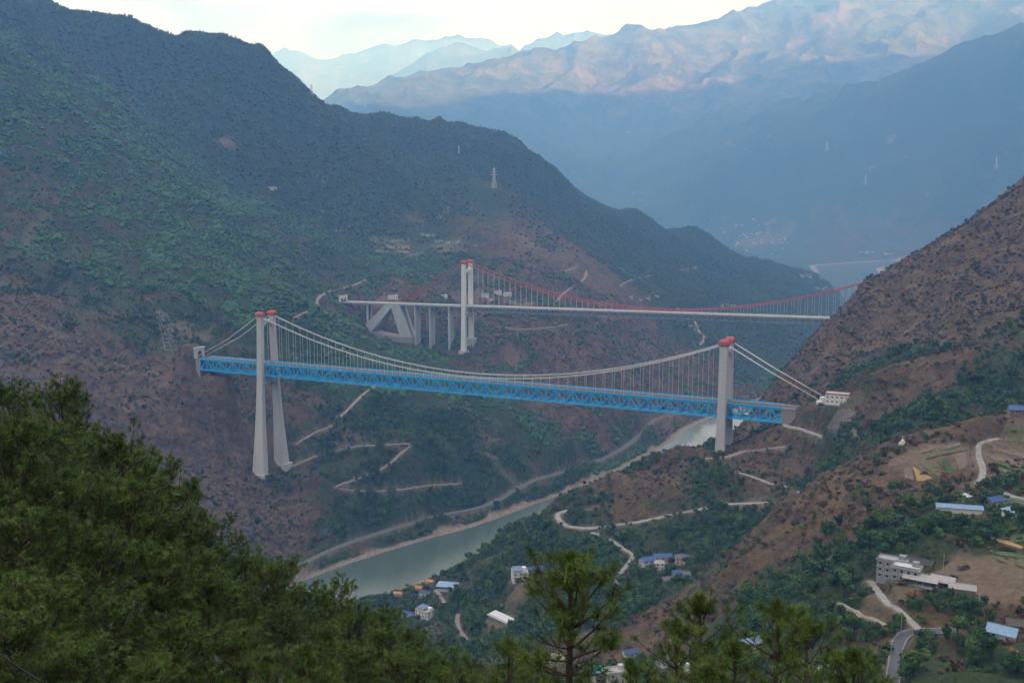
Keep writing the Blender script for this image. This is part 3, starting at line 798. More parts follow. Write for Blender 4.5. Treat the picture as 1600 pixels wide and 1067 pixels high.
# ------------------------------------------------------------------ river
def water_material():
    m, nt, b = mat_new("river_water")
    geo = N(nt, "ShaderNodeNewGeometry"); pos = geo.outputs["Position"]
    mp = N(nt, "ShaderNodeMapping"); mp.inputs["Rotation"].default_value = (0, 0, -0.57); mp.inputs["Scale"].default_value = (1.0, 0.22, 1)
    nt.links.new(pos, mp.inputs["Vector"])
    f1 = noise_out(nt, 0.03, 6, 0.62, mp.outputs["Vector"])
    f2 = noise_out(nt, 0.28, 6, 0.7, mp.outputs["Vector"])
    foam_a = N(nt, "ShaderNodeAttribute", attribute_name="rapids")
    col = ramp(nt, f1, [(0.32, (0.045, 0.075, 0.060)), (0.5, (0.062, 0.093, 0.075)), (0.68, (0.085, 0.112, 0.090))])
    fm = math_n(nt, 'ADD', foam_a.outputs["Fac"], math_n(nt, 'MULTIPLY', math_n(nt, 'SUBTRACT', math_n(nt, 'ADD', f1, math_n(nt, 'MULTIPLY', f2, 0.9)), 0.95), 2.2))
    fm = math_n(nt, 'MULTIPLY', ramp(nt, fm, [(0.35, 0.0), (1.0, 0.9)]), ramp(nt, foam_a.outputs["Fac"], [(0.02, 0.0), (0.25, 1.0)]))
    col = mixc(nt, fm, col, (0.33, 0.355, 0.35))
    nt.links.new(col, b.inputs["Base Color"])
    b.inputs["Roughness"].default_value = 0.16
    nt.links.new(math_n(nt, 'ADD', math_n(nt, 'MULTIPLY', fm, 0.5), 0.16), b.inputs["Roughness"])
    b.inputs["IOR"].default_value = 1.33
    bn = N(nt, "ShaderNodeBump"); bn.inputs["Strength"].default_value = 0.30; bn.inputs["Distance"].default_value = 0.8
    nt.links.new(math_n(nt, 'ADD', math_n(nt, 'MULTIPLY', f2, math_n(nt, 'ADD', math_n(nt, 'MULTIPLY', foam_a.outputs["Fac"], 3.0), 0.4)), f1), bn.inputs["Height"])
    nt.links.new(bn.outputs["Normal"], b.inputs["Normal"])
    return m

def river():
    P = densify(RC, 25.0)
    n = _normals(P)
    W = np.interp(P[:, 1], LB[4:, 1], RW[4:]) / 2 + np.interp(P[:, 1], [3000, 5000], [6, 60])
    K = 9
    V = []; foam = []
    for p, nn, w in zip(P, n, W):
        for k in range(K):
            s = k / (K - 1) * 2 - 1
            V.append((*(p + nn * w * s), 0.0))
            up = np.clip((p[1] - 1560) / 330, 0, 1) * np.clip((3200 - p[1]) / 500, 0, 1)
            edge = np.clip((s + 0.75) * 1.6, 0.0, 1)
            early = np.clip((p[1] - 1380) / 350, 0, 1) * np.clip((s - 0.1) * 1.6, 0, 1)
            foam.append(max(up * edge, early * 0.8) if p[1] < 3300 else 0.0)
    V = np.array(V)
    nr = len(P)
    i = np.arange((nr - 1) * (K - 1)); a = i // (K - 1) * K + i % (K - 1)
    F = np.stack([a, a + K, a + K + 1, a + 1], 1)
    me = mesh_np("river", V, F, water_material())
    at = me.attributes.new("rapids", 'FLOAT', 'POINT'); at.data.foreach_set("value", np.array(foam, dtype=np.float32))
    o = bpy.data.objects.new("river", me); COL.objects.link(o)
    tag(o, "green river running through the gorge with white rapids", "river", kind="structure")
    if me.polygons[0].normal.z < 0: me.flip_normals()
river()

# ------------------------------------------------------------------ road surfaces
M_ASPH = simple_mat("asphalt", (0.085, 0.09, 0.10), 0.85, 0.25, 0.3)
M_CONC_ROAD = simple_mat("concrete_road", (0.27, 0.255, 0.235), 0.9, 0.3, 0.25)
M_DIRT = simple_mat("dirt_track", (0.235, 0.20, 0.16), 0.95, 0.35, 0.25)
M_KERB = simple_mat("kerb_concrete", (0.26, 0.25, 0.235), 0.9, 0.3, 0.3)
SURF = {"asphalt": M_ASPH, "concrete": M_CONC_ROAD, "dirt": M_DIRT}

def strip(name, P, wd, mat, lift, off=0.0, skirt=1.2, ragged=False):
    t = np.gradient(P[:, :2], axis=0); t /= np.maximum(np.linalg.norm(t, axis=1), 1e-6)[:, None]
    nn = np.stack([t[:, 1], -t[:, 0]], 1)
    V = []
    wv = gnoise(P[:, 0] / 13 + 5.3, P[:, 1] / 13, 77) if ragged else np.zeros(len(P))
    wd0 = wd
    for p, q, k in zip(P, nn, wv):
        c = p[:2] + q * (off + 0.12 * wd0 * k); wd = wd0 * (1 + 0.28 * k)
        V += [(*(c - q * (wd / 2 + skirt * 0.5)), p[2] + lift - skirt), (*(c - q * wd / 2), p[2] + lift), (*(c + q * wd / 2), p[2] + lift), (*(c + q * (wd / 2 + skirt * 0.5)), p[2] + lift - skirt)]
    F = []
    for i in range(len(P) - 1):
        for k in range(3):
            a = i * 4 + k
            F.append((a, a + 4, a + 5, a + 1))
    o = new_mesh(name, V, F, mat)
    if o.data.polygons[1].normal.z < 0: o.data.flip_normals()
    return o

ROAD_LABELS = ["grey riverside road along the foot of the far bank", "pale track from the foot of the left bridge tower to the hairpin", "zigzag track below the hairpin under the blue bridge",
    "pale track climbing from the left tower towards the blue deck", "winding road on the wooded spur left of the red-cabled bridge", "looping track on the slope right of the red-capped tower",
    "level track across the dark slope above the red cables", "thin track under the deck of the red-cabled bridge", "short winding track below the far bridge, above the right tower",
    "looping concrete road on the near bank above the river", "concrete lane dropping from the loop road to the middle hamlet", "dirt track at the foot of the right bridge tower",
    "narrow concrete path slanting down right of the tower foot track", "curving access road below the anchor house", "grey asphalt road at the bottom right", "steep concrete lane from the asphalt road up to the grey farmhouse",
    "reddish dirt path left of the concrete farm lane", "curved concrete lane through the right-hand terraces", "short concrete lane at the right edge by the hillside farms", "dirt lane among trees near the riverside hamlet", "short concrete lane beside the open riverside shed"]
for i, ((nm, surf, wd, px, lvl), P) in enumerate(zip(ROAD_DEFS, ROAD_PTS)):
    o = strip(nm, P, wd, SURF[surf], 0.55, ragged=surf != "asphalt")
    tag(o, ROAD_LABELS[i], nm, kind="structure")
    if surf == "asphalt":
        for s in (-1, 1):
            k = strip("kerb", P, 0.35, M_KERB, 0.75, off=s * (wd / 2 + 0.12), skirt=0.5)
            k.parent = o

# ------------------------------------------------------------------ haze
def haze():
    bm = bmesh.new()
    bmesh.ops.create_cube(bm, size=1.0)
    me = bpy.data.meshes.new("haze"); bm.to_mesh(me); bm.free()
    o = bpy.data.objects.new("haze", me); COL.objects.link(o)
    zlo, zhi = -40.0, 3350.0
    o.scale = (62000, 62000, zhi - zlo); o.location = (0, 0, (zhi + zlo) / 2)
    m = bpy.data.materials.new("haze_air"); m.use_nodes = True
    nt = m.node_tree; nt.nodes.clear()
    out = nt.nodes.new("ShaderNodeOutputMaterial")
    pv = nt.nodes.new("ShaderNodeVolumePrincipled")
    pv.inputs["Color"].default_value = HAZE_COLOR
    pv.inputs["Absorption Color"].default_value = (1, 1, 1, 1)
    pv.inputs["Density"].default_value = HAZE_DENSITY
    pv.inputs["Anisotropy"].default_value = 0.1
    nt.links.new(pv.outputs["Volume"], out.inputs["Volume"])
    me.materials.append(m)
    tag(o, "pale blue air filling the gorge", "haze", kind="stuff")
HAZE_COLOR = (0.19, 0.45, 1.0, 1)
HAZE_DENSITY = 1.2e-4
haze()
# ------------------------------------------------------------------ mesh-building helpers
class MB:
    def __init__(self): self.v = []; self.f = []
    def add(self, V, F):
        b = len(self.v); self.v += [tuple(map(float, q)) for q in V]; self.f += [tuple(i + b for i in q) for q in F]; return self
    def box(self, x0, x1, y0, y1, z0, z1):
        return self.add([(x0, y0, z0), (x1, y0, z0), (x1, y1, z0), (x0, y1, z0), (x0, y0, z1), (x1, y0, z1), (x1, y1, z1), (x0, y1, z1)],
                        [(0, 3, 2, 1), (4, 5, 6, 7), (0, 1, 5, 4), (1, 2, 6, 5), (2, 3, 7, 6), (3, 0, 4, 7)])
    def beam(self, a, b, w, h, up=(0, 0, 1)):
        a = Vector(a); b = Vector(b); t = (b - a).normalized(); u = Vector(up)
        if abs(t.dot(u)) > 0.98: u = Vector((0, 1, 0))
        s = t.cross(u).normalized(); n = s.cross(t).normalized()
        V = [p + s * (i * w / 2) + n * (j * h / 2) for p in (a, b) for i, j in ((-1, -1), (1, -1), (1, 1), (-1, 1))]
        return self.add(V, [(3, 2, 1, 0), (4, 5, 6, 7), (0, 1, 5, 4), (1, 2, 6, 5), (2, 3, 7, 6), (3, 0, 4, 7)])
    def tube(self, P, r, k=6):
        P = [Vector(p) for p in P]; rings = []
        rs = r if hasattr(r, "__len__") else [r] * len(P)
        for i, p in enumerate(P):
            t = (P[min(i + 1, len(P) - 1)] - P[max(i - 1, 0)]).normalized()
            u = Vector((0, 0, 1)) if abs(t.z) < 0.9 else Vector((1, 0, 0))
            s = t.cross(u).normalized(); n = s.cross(t)
            rings.append([p + (s * math.cos(2 * math.pi * j / k) + n * math.sin(2 * math.pi * j / k)) * rs[i] for j in range(k)])
        V = [q for R in rings for q in R]; F = []
        for i in range(len(P) - 1):
            for j in range(k):
                F.append((i * k + j, i * k + (j + 1) % k, (i + 1) * k + (j + 1) % k, (i + 1) * k + j))
        F += [tuple(range(k))[::-1], tuple((len(P) - 1) * k + j for j in range(k))]
        return self.add(V, F)
    def rings(self, R, cap=True):
        k = len(R[0]); V = [q for r in R for q in r]; F = []
        for i in range(len(R) - 1):
            for j in range(k):
                F.append((i * k + j, i * k + (j + 1) % k, (i + 1) * k + (j + 1) % k, (i + 1) * k + j))
        if cap: F += [tuple(range(k))[::-1], tuple((len(R) - 1) * k + j for j in range(k))]
        return self.add(V, F)
    def prism(self, poly, y0, y1):
        """outline in x,z pushed from y0 to y1"""
        n = len(poly)
        V = [(x, y0, z) for x, z in poly] + [(x, y1, z) for x, z in poly]
        F = [tuple(range(n)), tuple(range(2 * n - 1, n - 1, -1))] + [(i, i + n, (i + 1) % n + n, (i + 1) % n) for i in range(n)]
        return self.add(V, F)
    def mesh(self, name, mat):
        me = bpy.data.meshes.new(name); me.from_pydata(self.v, [], self.f); me.update()
        bm = bmesh.new(); bm.from_mesh(me); bmesh.ops.recalc_face_normals(bm, faces=bm.faces); bm.to_mesh(me); bm.free()
        if mat: me.materials.append(mat)
        return me
    def build(self, name, mat, parent=None, smooth=False):
        me = self.mesh(name, mat)
        if smooth: me.polygons.foreach_set("use_smooth", [True] * len(me.polygons))
        return put(name, me, parent)

def put(name, me, parent=None, loc=(0, 0, 0), rot=(0, 0, 0), scale=(1, 1, 1)):
    o = bpy.data.objects.new(name, me); COL.objects.link(o)
    o.location = loc; o.rotation_euler = rot; o.scale = scale
    if parent: o.parent = parent
    return o

def lift_joints(m, step=4.5):
    """faint horizontal pour joints and rain streaks on cast concrete"""
    nt = m.node_tree; b = nt.nodes["Principled BSDF"]
    src = b.inputs["Base Color"].links[0].from_socket
    geo = N(nt, "ShaderNodeNewGeometry"); sx = N(nt, "ShaderNodeSeparateXYZ"); nt.links.new(geo.outputs["Position"], sx.inputs[0])
    fr = math_n(nt, 'FRACT', math_n(nt, 'DIVIDE', sx.outputs[2], step))
    ln = math_n(nt, 'LESS_THAN', fr, 0.09)
    col = mixc(nt, math_n(nt, 'MULTIPLY', ln, 0.30), src, (0.22, 0.22, 0.22))
    mp = N(nt, "ShaderNodeMapping"); mp.inputs["Scale"].default_value = (0.9, 0.9, 0.035); nt.links.new(geo.outputs["Position"], mp.inputs["Vector"])
    st = ramp(nt, noise_out(nt, 1.0, 4, 0.6, mp.outputs["Vector"]), [(0.5, 0.0), (0.75, 0.45)])
    col = mixc(nt, st, col, (0.30, 0.29, 0.27))
    nt.links.new(col, b.inputs["Base Color"])
M_CONC = simple_mat("tower_concrete", (0.50, 0.50, 0.50), 0.85, 0.10, 0.05, bump=0.05, streak=True)
lift_joints(M_CONC)
M_CONC2 = simple_mat("pier_concrete", (0.42, 0.43, 0.44), 0.85, 0.14, 0.08, streak=True)
M_RED = simple_mat("red_cap_paint", (0.42, 0.085, 0.06), 0.55, 0.18, 0.3)
M_BLUE = simple_mat("blue_steel_paint", (0.03, 0.44, 0.86), 0.45, 0.14, 0.15)
M_CABLE = simple_mat("white_cable", (0.62, 0.62, 0.60), 0.5, 0.08, 0.1)
M_HANG = simple_mat("hanger_steel", (0.48, 0.46, 0.42), 0.5, 0.1, 0.1)
M_BALLAST = simple_mat("track_bed", (0.20, 0.175, 0.165), 0.95, 0.25, 0.3)
M_RAIL = simple_mat("rail_steel", (0.12, 0.10, 0.09), 0.5, 0.2, 0.4)
M_REDCABLE = simple_mat("red_cable", (0.42, 0.07, 0.07), 0.5, 0.12, 0.1)
M_GSTEEL = simple_mat("grey_truss_paint", (0.24, 0.27, 0.32), 0.5, 0.12, 0.15)
M_DECK2 = simple_mat("deck_concrete", (0.42, 0.42, 0.41), 0.8, 0.14, 0.1)
M_WHITE = simple_mat("white_render", (0.68, 0.67, 0.64), 0.85, 0.09, 0.5, streak=True)
M_DARK = simple_mat("unlit_tunnel_lining", (0.06, 0.06, 0.06), 0.95, 0.2, 0.3)  # bore lining near black, its lack of light put into the colour
M_STONE = simple_mat("masonry", (0.27, 0.245, 0.215), 0.95, 0.25, 0.6, bump=0.2)

def leg_mesh(name, prof, mat):
    """prof: (z, y centre, size along x, size along y); chamfered rectangular column"""
    m = MB(); R = []
    for z, yc, ax, ay in prof:
        c = 0.14 * min(ax, ay)
        R.append([(-ax / 2 + c, yc - ay / 2, z), (ax / 2 - c, yc - ay / 2, z), (ax / 2, yc - ay / 2 + c, z), (ax / 2, yc + ay / 2 - c, z),
                  (ax / 2 - c, yc + ay / 2, z), (-ax / 2 + c, yc + ay / 2, z), (-ax / 2, yc + ay / 2 - c, z), (-ax / 2, yc - ay / 2 + c, z)])
    m.rings(R)
    return m.mesh(name, mat)

def arch_beam(y0, y1, ztop, zmid, zend, x, n=10):
    """crossbeam between two legs with an arched underside"""
    m = MB(); top = []; bot = []
    for i in range(n + 1):
        t = i / n; y = y0 + (y1 - y0) * t
        zb = zend + (zmid - zend) * math.sin(math.pi * t) ** 0.6
        bot.append((y, zb)); top.append((y, ztop))
    for i in range(n):
        V = []
        for xx in (-x / 2, x / 2):
            V += [(xx, *bot[i]), (xx, *bot[i + 1]), (xx, *top[i + 1]), (xx, *top[i])]
        m.add(V, [(0, 1, 2, 3), (7, 6, 5, 4), (0, 4, 5, 1), (3, 2, 6, 7)])
    return m

def cap_mesh(w, l, h, name):
    m = MB()
    def ring(z, sx, sy, c):
        return [(-sx + c, -sy, z), (sx - c, -sy, z), (sx, -sy + c, z), (sx, sy - c, z), (sx - c, sy, z), (-sx + c, sy, z), (-sx, sy - c, z), (-sx, -sy + c, z)]
    m.rings([ring(0, l / 2 * 0.92, w / 2 * 0.92, 0.8), ring(0.8, l / 2, w / 2, 0.9), ring(h * 0.62, l / 2, w / 2, 0.9), ring(h * 0.9, l / 2 * 0.84, w / 2 * 0.8, 1.0), ring(h, l / 2 * 0.6, w / 2 * 0.55, 0.8)])
    return m.mesh(name, M_RED)

# ------------------------------------------------------------------ railway suspension bridge (blue truss)

def blue_bridge():
    br = empty("railway_suspension_bridge", (*BL, 0), -BA)
    tag(br, "suspension bridge with bright blue truss deck and white cables over the river", "bridge")
    ZT, ZD, TH, HW = 308.5, 240.0, 16.0, 11.0
    # towers
    for tx, zb, lab in ((0, 80, "taller concrete bridge tower on the far left bank"), (660, 180, "concrete bridge tower on the near right bank")):
        tw = empty("tower", (tx, 0, 0)); tw.parent = br; tw["label"] = lab
        for s in (-1, 1):
            spl = 25.0
            def prof(z):
                t = (ZT - z) / (ZT - 80)
                k = max(0, t - 0.35) / 0.65
                yc = s * (13.25 + (spl - 13.25) * t ** 1.25)
                return (z, yc, 9.0 + 2.2 * t + 10.5 * k ** 1.7, 6.6 + 1.6 * t + 6.0 * k ** 1.7)
            zs = [z for z in (ZT, 285, 262, 240, 215, 190, 165, 140, 115, 95, 84, 68) if z > zb - 15] + ([zb - 16] if zb > 90 else [])
            put("leg", leg_mesh("leg", [prof(z) for z in sorted(set(zs))], M_CONC), tw)
            if zb < 90:
                yb = s * spl
                put("leg_footing", MB().box(-12.5, 12.5, yb - 8.5, yb + 8.5, 62, 84 + 4 * (s > 0)).mesh("leg_footing", M_CONC), tw)
            c = put("saddle_cap", cap_mesh(9.6, 12.0, 6.6, "saddle_cap"), tw, (0, s * 13.25, ZT - 0.2))
        arch_beam(-10.4, 10.4, 303, 299, 291.5, 6.2).build("top_crossbeam", M_CONC, tw)
        arch_beam(-14.5, 14.5, 220.5, 214.0, 206.5, 6.8).build("lower_crossbeam", M_CONC, tw)
    # stiffening truss
    tr = empty("stiffening_truss", (0, 0, 0)); tr.parent = br
    x0, x1, pitch = -114.0, 726.0, 12.0
    n = int((x1 - x0) / pitch)
    for s in (-1, 1):
        MB().box(x0 - .6, x1 + .6, s * HW - 0.75, s * HW + 0.75, ZD - 1.7, ZD).build("top_chord", M_BLUE, tr)
        MB().box(x0 - .6, x1 + .6, s * HW - 0.7, s * HW + 0.7, ZD - TH - 0.8, ZD - TH + 0.8).build("bottom_chord", M_BLUE, tr)
        MB().box(x0 - .6, x1 + .6, s * (HW + 1.3) - 0.12, s * (HW + 1.3) + 0.12, ZD + 0.2, ZD + 1.9).build("parapet", M_BLUE, tr)
    post = MB().box(-0.5, 0.5, -0.45, 0.45, ZD - TH + 0.8, ZD - 1.7).mesh("post", M_BLUE)
    dg = [MB().beam((-sg * pitch / 2, 0, ZD - TH + 0.2), (sg * pitch / 2, 0, ZD - 1.0), 1.3, 1.0, (0, 1, 0)).mesh("diagonal", M_BLUE) for sg in (1, -1)]
    cb = MB().box(-0.5, 0.5, -HW + 0.7, HW - 0.7, ZD - TH - 0.5, ZD - TH + 0.6).mesh("floor_beam", M_BLUE)
    ct = MB().box(-0.4, 0.4, -HW + 0.75, HW - 0.75, ZD - 2.2, ZD - 0.9).mesh("top_beam", M_BLUE)
    MB().box(x0, x1, -HW + .72, HW - .72, ZD - TH - .95, ZD - TH - .6).build("floor_plate", M_BLUE, tr)
    for i in range(n + 1):
        x = x0 + i * pitch
        for s in (-1, 1):
            put("post", post, tr, (x, s * HW, 0))
            if i < n:
                put("diagonal", dg[i % 2], tr, (x + pitch / 2, s * HW, 0))
        put("floor_beam", cb, tr, (x, 0, 0)); put("top_beam", ct, tr, (x, 0, 0))
    MB().box(x0 - 9, x0 - 0.8, -HW - 0.5, HW + 0.5, 205, ZD - 0.4).build("abutment", M_STONE, br)
    MB().box(x1 + 0.8, x1 + 16, -HW - 0.5, HW + 0.5, 205, ZD - 0.4).build("abutment", M_STONE, br)
    dk = MB().box(x0 - 4, x1 + 16, -HW - 1.1, HW + 1.1, ZD + 0.02, ZD + 0.55).build("deck", M_BALLAST, br)
    for yy in (-3.6, -2.1, 2.1, 3.6):
        MB().box(x0 - 4, x1 + 16, yy - .12, yy + .12, ZD + 0.57, ZD + 0.95).build("rail", M_RAIL, dk)
    mast = MB().box(-.14, .14, -.14, .14, ZD + .55, ZD + 7.2).box(-.1, .1, -.1, 3.4, ZD + 6.5, ZD + 6.75).mesh("catenary_mast", M_HANG)
    # cables and hangers
    def cz(x): return 247.0 + (ZT + 0.6 - 247.0) * ((x - 330) / 330.0) ** 2
    hang = {}
    for s in (-1, 1):
        y = s * 13.25
        yd = s * 11.9
        mc = MB().tube([(x, y, cz(x)) for x in np.linspace(-3, 663, 60)], 0.55, 6).build("main_cable", M_CABLE, br, True)
        MB().tube([(-2, y, ZT + 1.4), (-60, y, ZT - 37 + 1.0), (-122, y * 0.97, 242.0)], 0.5, 6).build("side_cable", M_CABLE, br, True)
        for q in (-0.8, 0.8):
            MB().tube([(662, y + q, ZT + 1.4), (715, y + q * 1.1, ZT - 28.0), (766, y + q * 1.3, 254.5)], 0.42, 6).build("side_cable", M_CABLE, br, True)
        for i in range(1, 55):
            x = i * 12.0 + 0.0
            z = cz(x)
            MB().box(x - .17, x + .17, y - .17, y + .17, ZD + 0.3, z).build("hanger", M_HANG, mc)
            if z - ZD > 0 and i % 1 == 0:
                pass
        # brackets carrying the hanger feet
        for i in range(1, 55):
            put("hanger_bracket", BRK, mc, (i * 12.0, s * 12.1, ZD + 0.2))
    # inspection catwalk rails above the cables
    for s in (-1, 1):
        MB().tube([(x, s * 13.25, cz(x) + 1.35) for x in np.linspace(4, 656, 60)], 0.12, 4).build("catwalk_rope", M_CABLE, br, True)
    return br
BRK = MB().box(-.45, .45, -1.4, 1.4, -0.6, 0.5).mesh("hanger_bracket", M_BLUE)

# ------------------------------------------------------------------ highway suspension bridge (red cables)

def red_bridge():
    br = empty("highway_suspension_bridge", (*B2L, 0), -B2A)
    tag(br, "suspension bridge with red cables and a single white tower behind the blue bridge", "bridge")
    ZT, GR = 339.0, 10.0 / 709.0
    def zd(x): return 252.0 + GR * x
    HW = 13.5
    tw = empty("tower", (0, 0, 0)); tw.parent = br
    for s, zb in ((-1, 158.0), (1, 180.0)):
        y = s * 15.5
        prof = [(zb - 10, y * 1.16, 10.8, 9.0), (zb + 40, y * 1.10, 10.0, 8.2), (zd(0), y * 1.04, 9.2, 7.4), (ZT, y, 8.6, 7.0)]
        put("leg", leg_mesh("leg", prof, M_WHITE), tw)
        MB().box(-8.5, 8.5, y * 1.16 - 8, y * 1.16 + 8, zb - 16, zb + 3).build("pile_cap", M_CONC2, tw)
        put("saddle_cap", cap_mesh(9.4, 12.0, 7.5, "saddle_cap"), tw, (0, y, ZT - 0.2))
    MB().box(-3, 3, -12.4, 12.4, 321, 327.5).build("top_crossbeam", M_WHITE, tw)
    arch_beam(-12.8, 12.8, 237.5, 233, 228, 6).build("lower_crossbeam", M_WHITE, tw)
    # approach viaduct on the left
    xs = [-300, 0]
    dk = MB().prism([(-300, zd(-300) - 2.6), (5, zd(5) - 2.6), (5, zd(5)), (-300, zd(-300))], -HW + 1.5, HW - 1.5).build("viaduct_girder", M_DECK2, br)
    for s in (-1, 1):
        MB().prism([(-300, zd(-300)), (5, zd(5)), (5, zd(5) + 1.3), (-300, zd(-300) + 1.3)], s * (HW - 0.9) - 0.25, s * (HW - 0.9) + 0.25).build("parapet", M_DECK2, br)
    for x in (-236, -118, -83, -38):
        for yy in (-9.0, -3.5, 3.5, 9.0) if x > -200 else (-8, 8):
            p = b2w(x, yy); g = ground(*p)
            MB().box(x - 1.7, x + 1.7, yy - 1.5, yy + 1.5, g - 8, zd(x) - 3.7).build("pier", M_CONC2, br)
        MB().box(x - 2.2, x + 2.2, -HW + 2, HW - 2, zd(x) - 3.75, zd(x) - 2.55).build("pier_cap", M_CONC2, br)
    # leaning anchor frames
    for s in (-1, 1):
        fr = empty("anchor_frame", (0, s * 9.5, 0)); fr.parent = br
        MB().prism([(-190, zd(-190) - 2.7), (-168, zd(-168) - 2.7), (-225, 187), (-243, 199)], -3.6, 3.6).build("raking_leg", M_CONC2, fr)
        MB().prism([(-176, zd(-176) - 2.71), (-154, zd(-154) - 2.71), (-128, 176), (-152, 176)], -3.9, 3.9).build("raking_leg", M_CONC2, fr)
    MB().prism([(-245, 200), (-228, 188), (-160, 180), (-125, 181), (-122, 168), (-240, 168)], -15, 15).build("anchor_block", M_STONE, br)
    # truss on the right
    x0, x1, pitch, TH = 6.0, 774.0, 12.0, 9.0
    n = int((x1 - x0) / pitch)
    sl = MB().prism([(x0, zd(x0) - 1.3), (x1, zd(x1) - 1.3), (x1, zd(x1)), (x0, zd(x0))], -HW, HW).build("deck_slab", M_DECK2, br)
    for s in (-1, 1):
        MB().prism([(x0, zd(x0)), (x1, zd(x1)), (x1, zd(x1) + 1.5), (x0, zd(x0) + 1.5)], s * (HW - .4) - .2, s * (HW - .4) + .2).build("barrier", M_DECK2, sl)
    tr = empty("stiffening_truss", (0, 0, 0)); tr.parent = br
    for s in (-1, 1):
        y = s * (HW - 1.2)
        for dz, nm in ((-2.0, "top_chord"), (-TH - 1.5, "bottom_chord")):
            MB().prism([(x0, zd(x0) + dz - .55), (x1, zd(x1) + dz - .55), (x1, zd(x1) + dz + .55), (x0, zd(x0) + dz + .55)], y - .55, y + .55).build(nm, M_GSTEEL, tr)
    post = MB().box(-.4, .4, -.4, .4, -TH - 1.0, -2.5).mesh("post", M_GSTEEL)
    dg = [MB().beam((-sg * pitch / 2, 0, -TH - 1.2), (sg * pitch / 2, 0, -2.3), 0.7, 0.7, (0, 1, 0)).mesh("diagonal", M_GSTEEL) for sg in (1, -1)]
    cb = MB().box(-.45, .45, -HW + 1.7, HW - 1.7, -TH - 1.9, -TH - 1.0).mesh("floor_beam", M_GSTEEL)
    for i in range(n + 1):
        x = x0 + i * pitch
        for s in (-1, 1):
            put("post", post, tr, (x, s * (HW - 1.2), zd(x)))
            if i < n: put("diagonal", dg[i % 2], tr, (x + pitch / 2, s * (HW - 1.2), zd(x + pitch / 2)))
        put("floor_beam", cb, tr, (x, 0, zd(x)))
    # cables
    XM, ZM, XE, ZE = 400.0, 262.5, 775.0, 327.0
    def cz(x): return ZM + (ZT + 2 - ZM) * ((x - XM) / XM) ** 2 if x < XM else ZM + (ZE - ZM) * ((x - XM) / (XE - XM)) ** 2
    for s in (-1, 1):
        y = s * 15.5
        mc = MB().tube([(x, y, cz(x)) for x in np.linspace(-2, XE, 70)], 0.75, 6).build("main_cable", M_REDCABLE, br, True)
        for q in (-1.6, 1.6):
            MB().tube([(-2, y + q, ZT + 2.5), (-70, y * .9 + q, ZT - 37), (-150, y * .75 + q, 256.0)], 0.7, 6).build("side_cable", M_REDCABLE, br, True)
        MB().tube([(x, y, cz(x) + 1.7) for x in np.linspace(4, XE, 60)], 0.22, 4).build("catwalk_rope", M_REDCABLE, br, True)
        for i in range(1, 64):
            x = i * 12.0 + 6.0
            if cz(x) - zd(x) > 1.2:
                MB().box(x - .2, x + .2, y - .2, y + .2, zd(x) - 1.6, cz(x)).build("hanger", M_HANG, mc)
        for i in range(1, 64):
            put("outrigger", OUTR, mc, (i * 12.0 + 6.0, s * 14.2, zd(i * 12.0 + 6.0) - 1.2))
    return br
OUTR = MB().box(-.5, .5, -1.7, 1.7, -0.6, 0.4).mesh("outrigger", M_GSTEEL)

blue_bridge()
red_bridge()

# ------------------------------------------------------------------ tunnel portals, anchor house, retaining works
def portal(name, x, y, z, rz, arches, label, scale=1.0, mat=None):
    """concrete headwall with round-arched openings; opening faces local +x"""
    r = 4.4 * scale; ph = 5.0 * scale; gap = 12.0 * scale
    p = empty(name, (x, y, z), rz); tag(p, label, "tunnel portal")
    W = gap * arches / 2 + 3.0 * scale; H = ph + r + 3.5 * scale
    m = MB(); dp = 3.0
    centres = [(k - (arches - 1) / 2) * gap for k in range(arches)]
    na = 12
    def arch(c): return [(c - r, 0)] + [(c - r * math.cos(math.pi * i / na), ph + r * math.sin(math.pi * i / na)) for i in range(na + 1)] + [(c + r, 0)]
    # headwall in vertical strips round each arch
    edges = [-W] + [(centres[i] + centres[i + 1]) / 2 for i in range(arches - 1)] + [W]
    for k, c in enumerate(centres):
        A = arch(c); lo, hi = edges[k], edges[k + 1]
        outer = [(lo, 0)] + [(lo + (hi - lo) * (0 if a[0] <= c - r + 1e-6 else 1 if a[0] >= c + r - 1e-6 else (a[0] - c + r) / (2 * r)), H) for a in A[1:-1]] + [(hi, 0)]
        for i in range(len(A) - 1):
            q = [A[i], A[i + 1], outer[i + 1], outer[i]]
            V = [(0, yy, zz) for yy, zz in q] + [(-dp, yy, zz) for yy, zz in q]
            m.add(V, [(0, 1, 2, 3), (7, 6, 5, 4), (0, 4, 5, 1), (2, 6, 7, 3), (1, 5, 6, 2), (3, 7, 4, 0)])
    m.build("headwall", mat or M_WHITE, p)
    for c in centres:
        A = arch(c); t = MB()
        for i in range(len(A) - 1):
            (ya, za), (yb, zb) = A[i], A[i + 1]
            t.add([(-dp, ya, za), (-dp, yb, zb), (-26, yb, zb), (-26, ya, za)], [(0, 1, 2, 3)])
        t.add([(-26, yy, zz) for yy, zz in A], [tuple(range(len(A)))])
        t.build("tunnel_bore", M_DARK, p)
        ring = MB(); rg = []
        for yy, zz in A:
            k = 1.14
            rg.append(((0.25, yy, zz), (0.25, c + (yy - c) * k, zz if zz == 0 else ph + (zz - ph) * k if zz > ph else zz)))
        for i in range(len(rg) - 1):
            a, b = rg[i], rg[i + 1]
            ring.add([a[0], b[0], b[1], a[1], (0.02, *a[0][1:]), (0.02, *b[0][1:]), (0.02, *b[1][1:]), (0.02, *a[1][1:])], [(0, 1, 2, 3), (0, 4, 5, 1), (3, 2, 6, 7)])
        ring.build("arch_ring", M_CONC, p)
    MB().box(-dp, 0.8, -W - 1, W + 1, H, H + 1.2).build("coping", M_CONC, p)
    return p
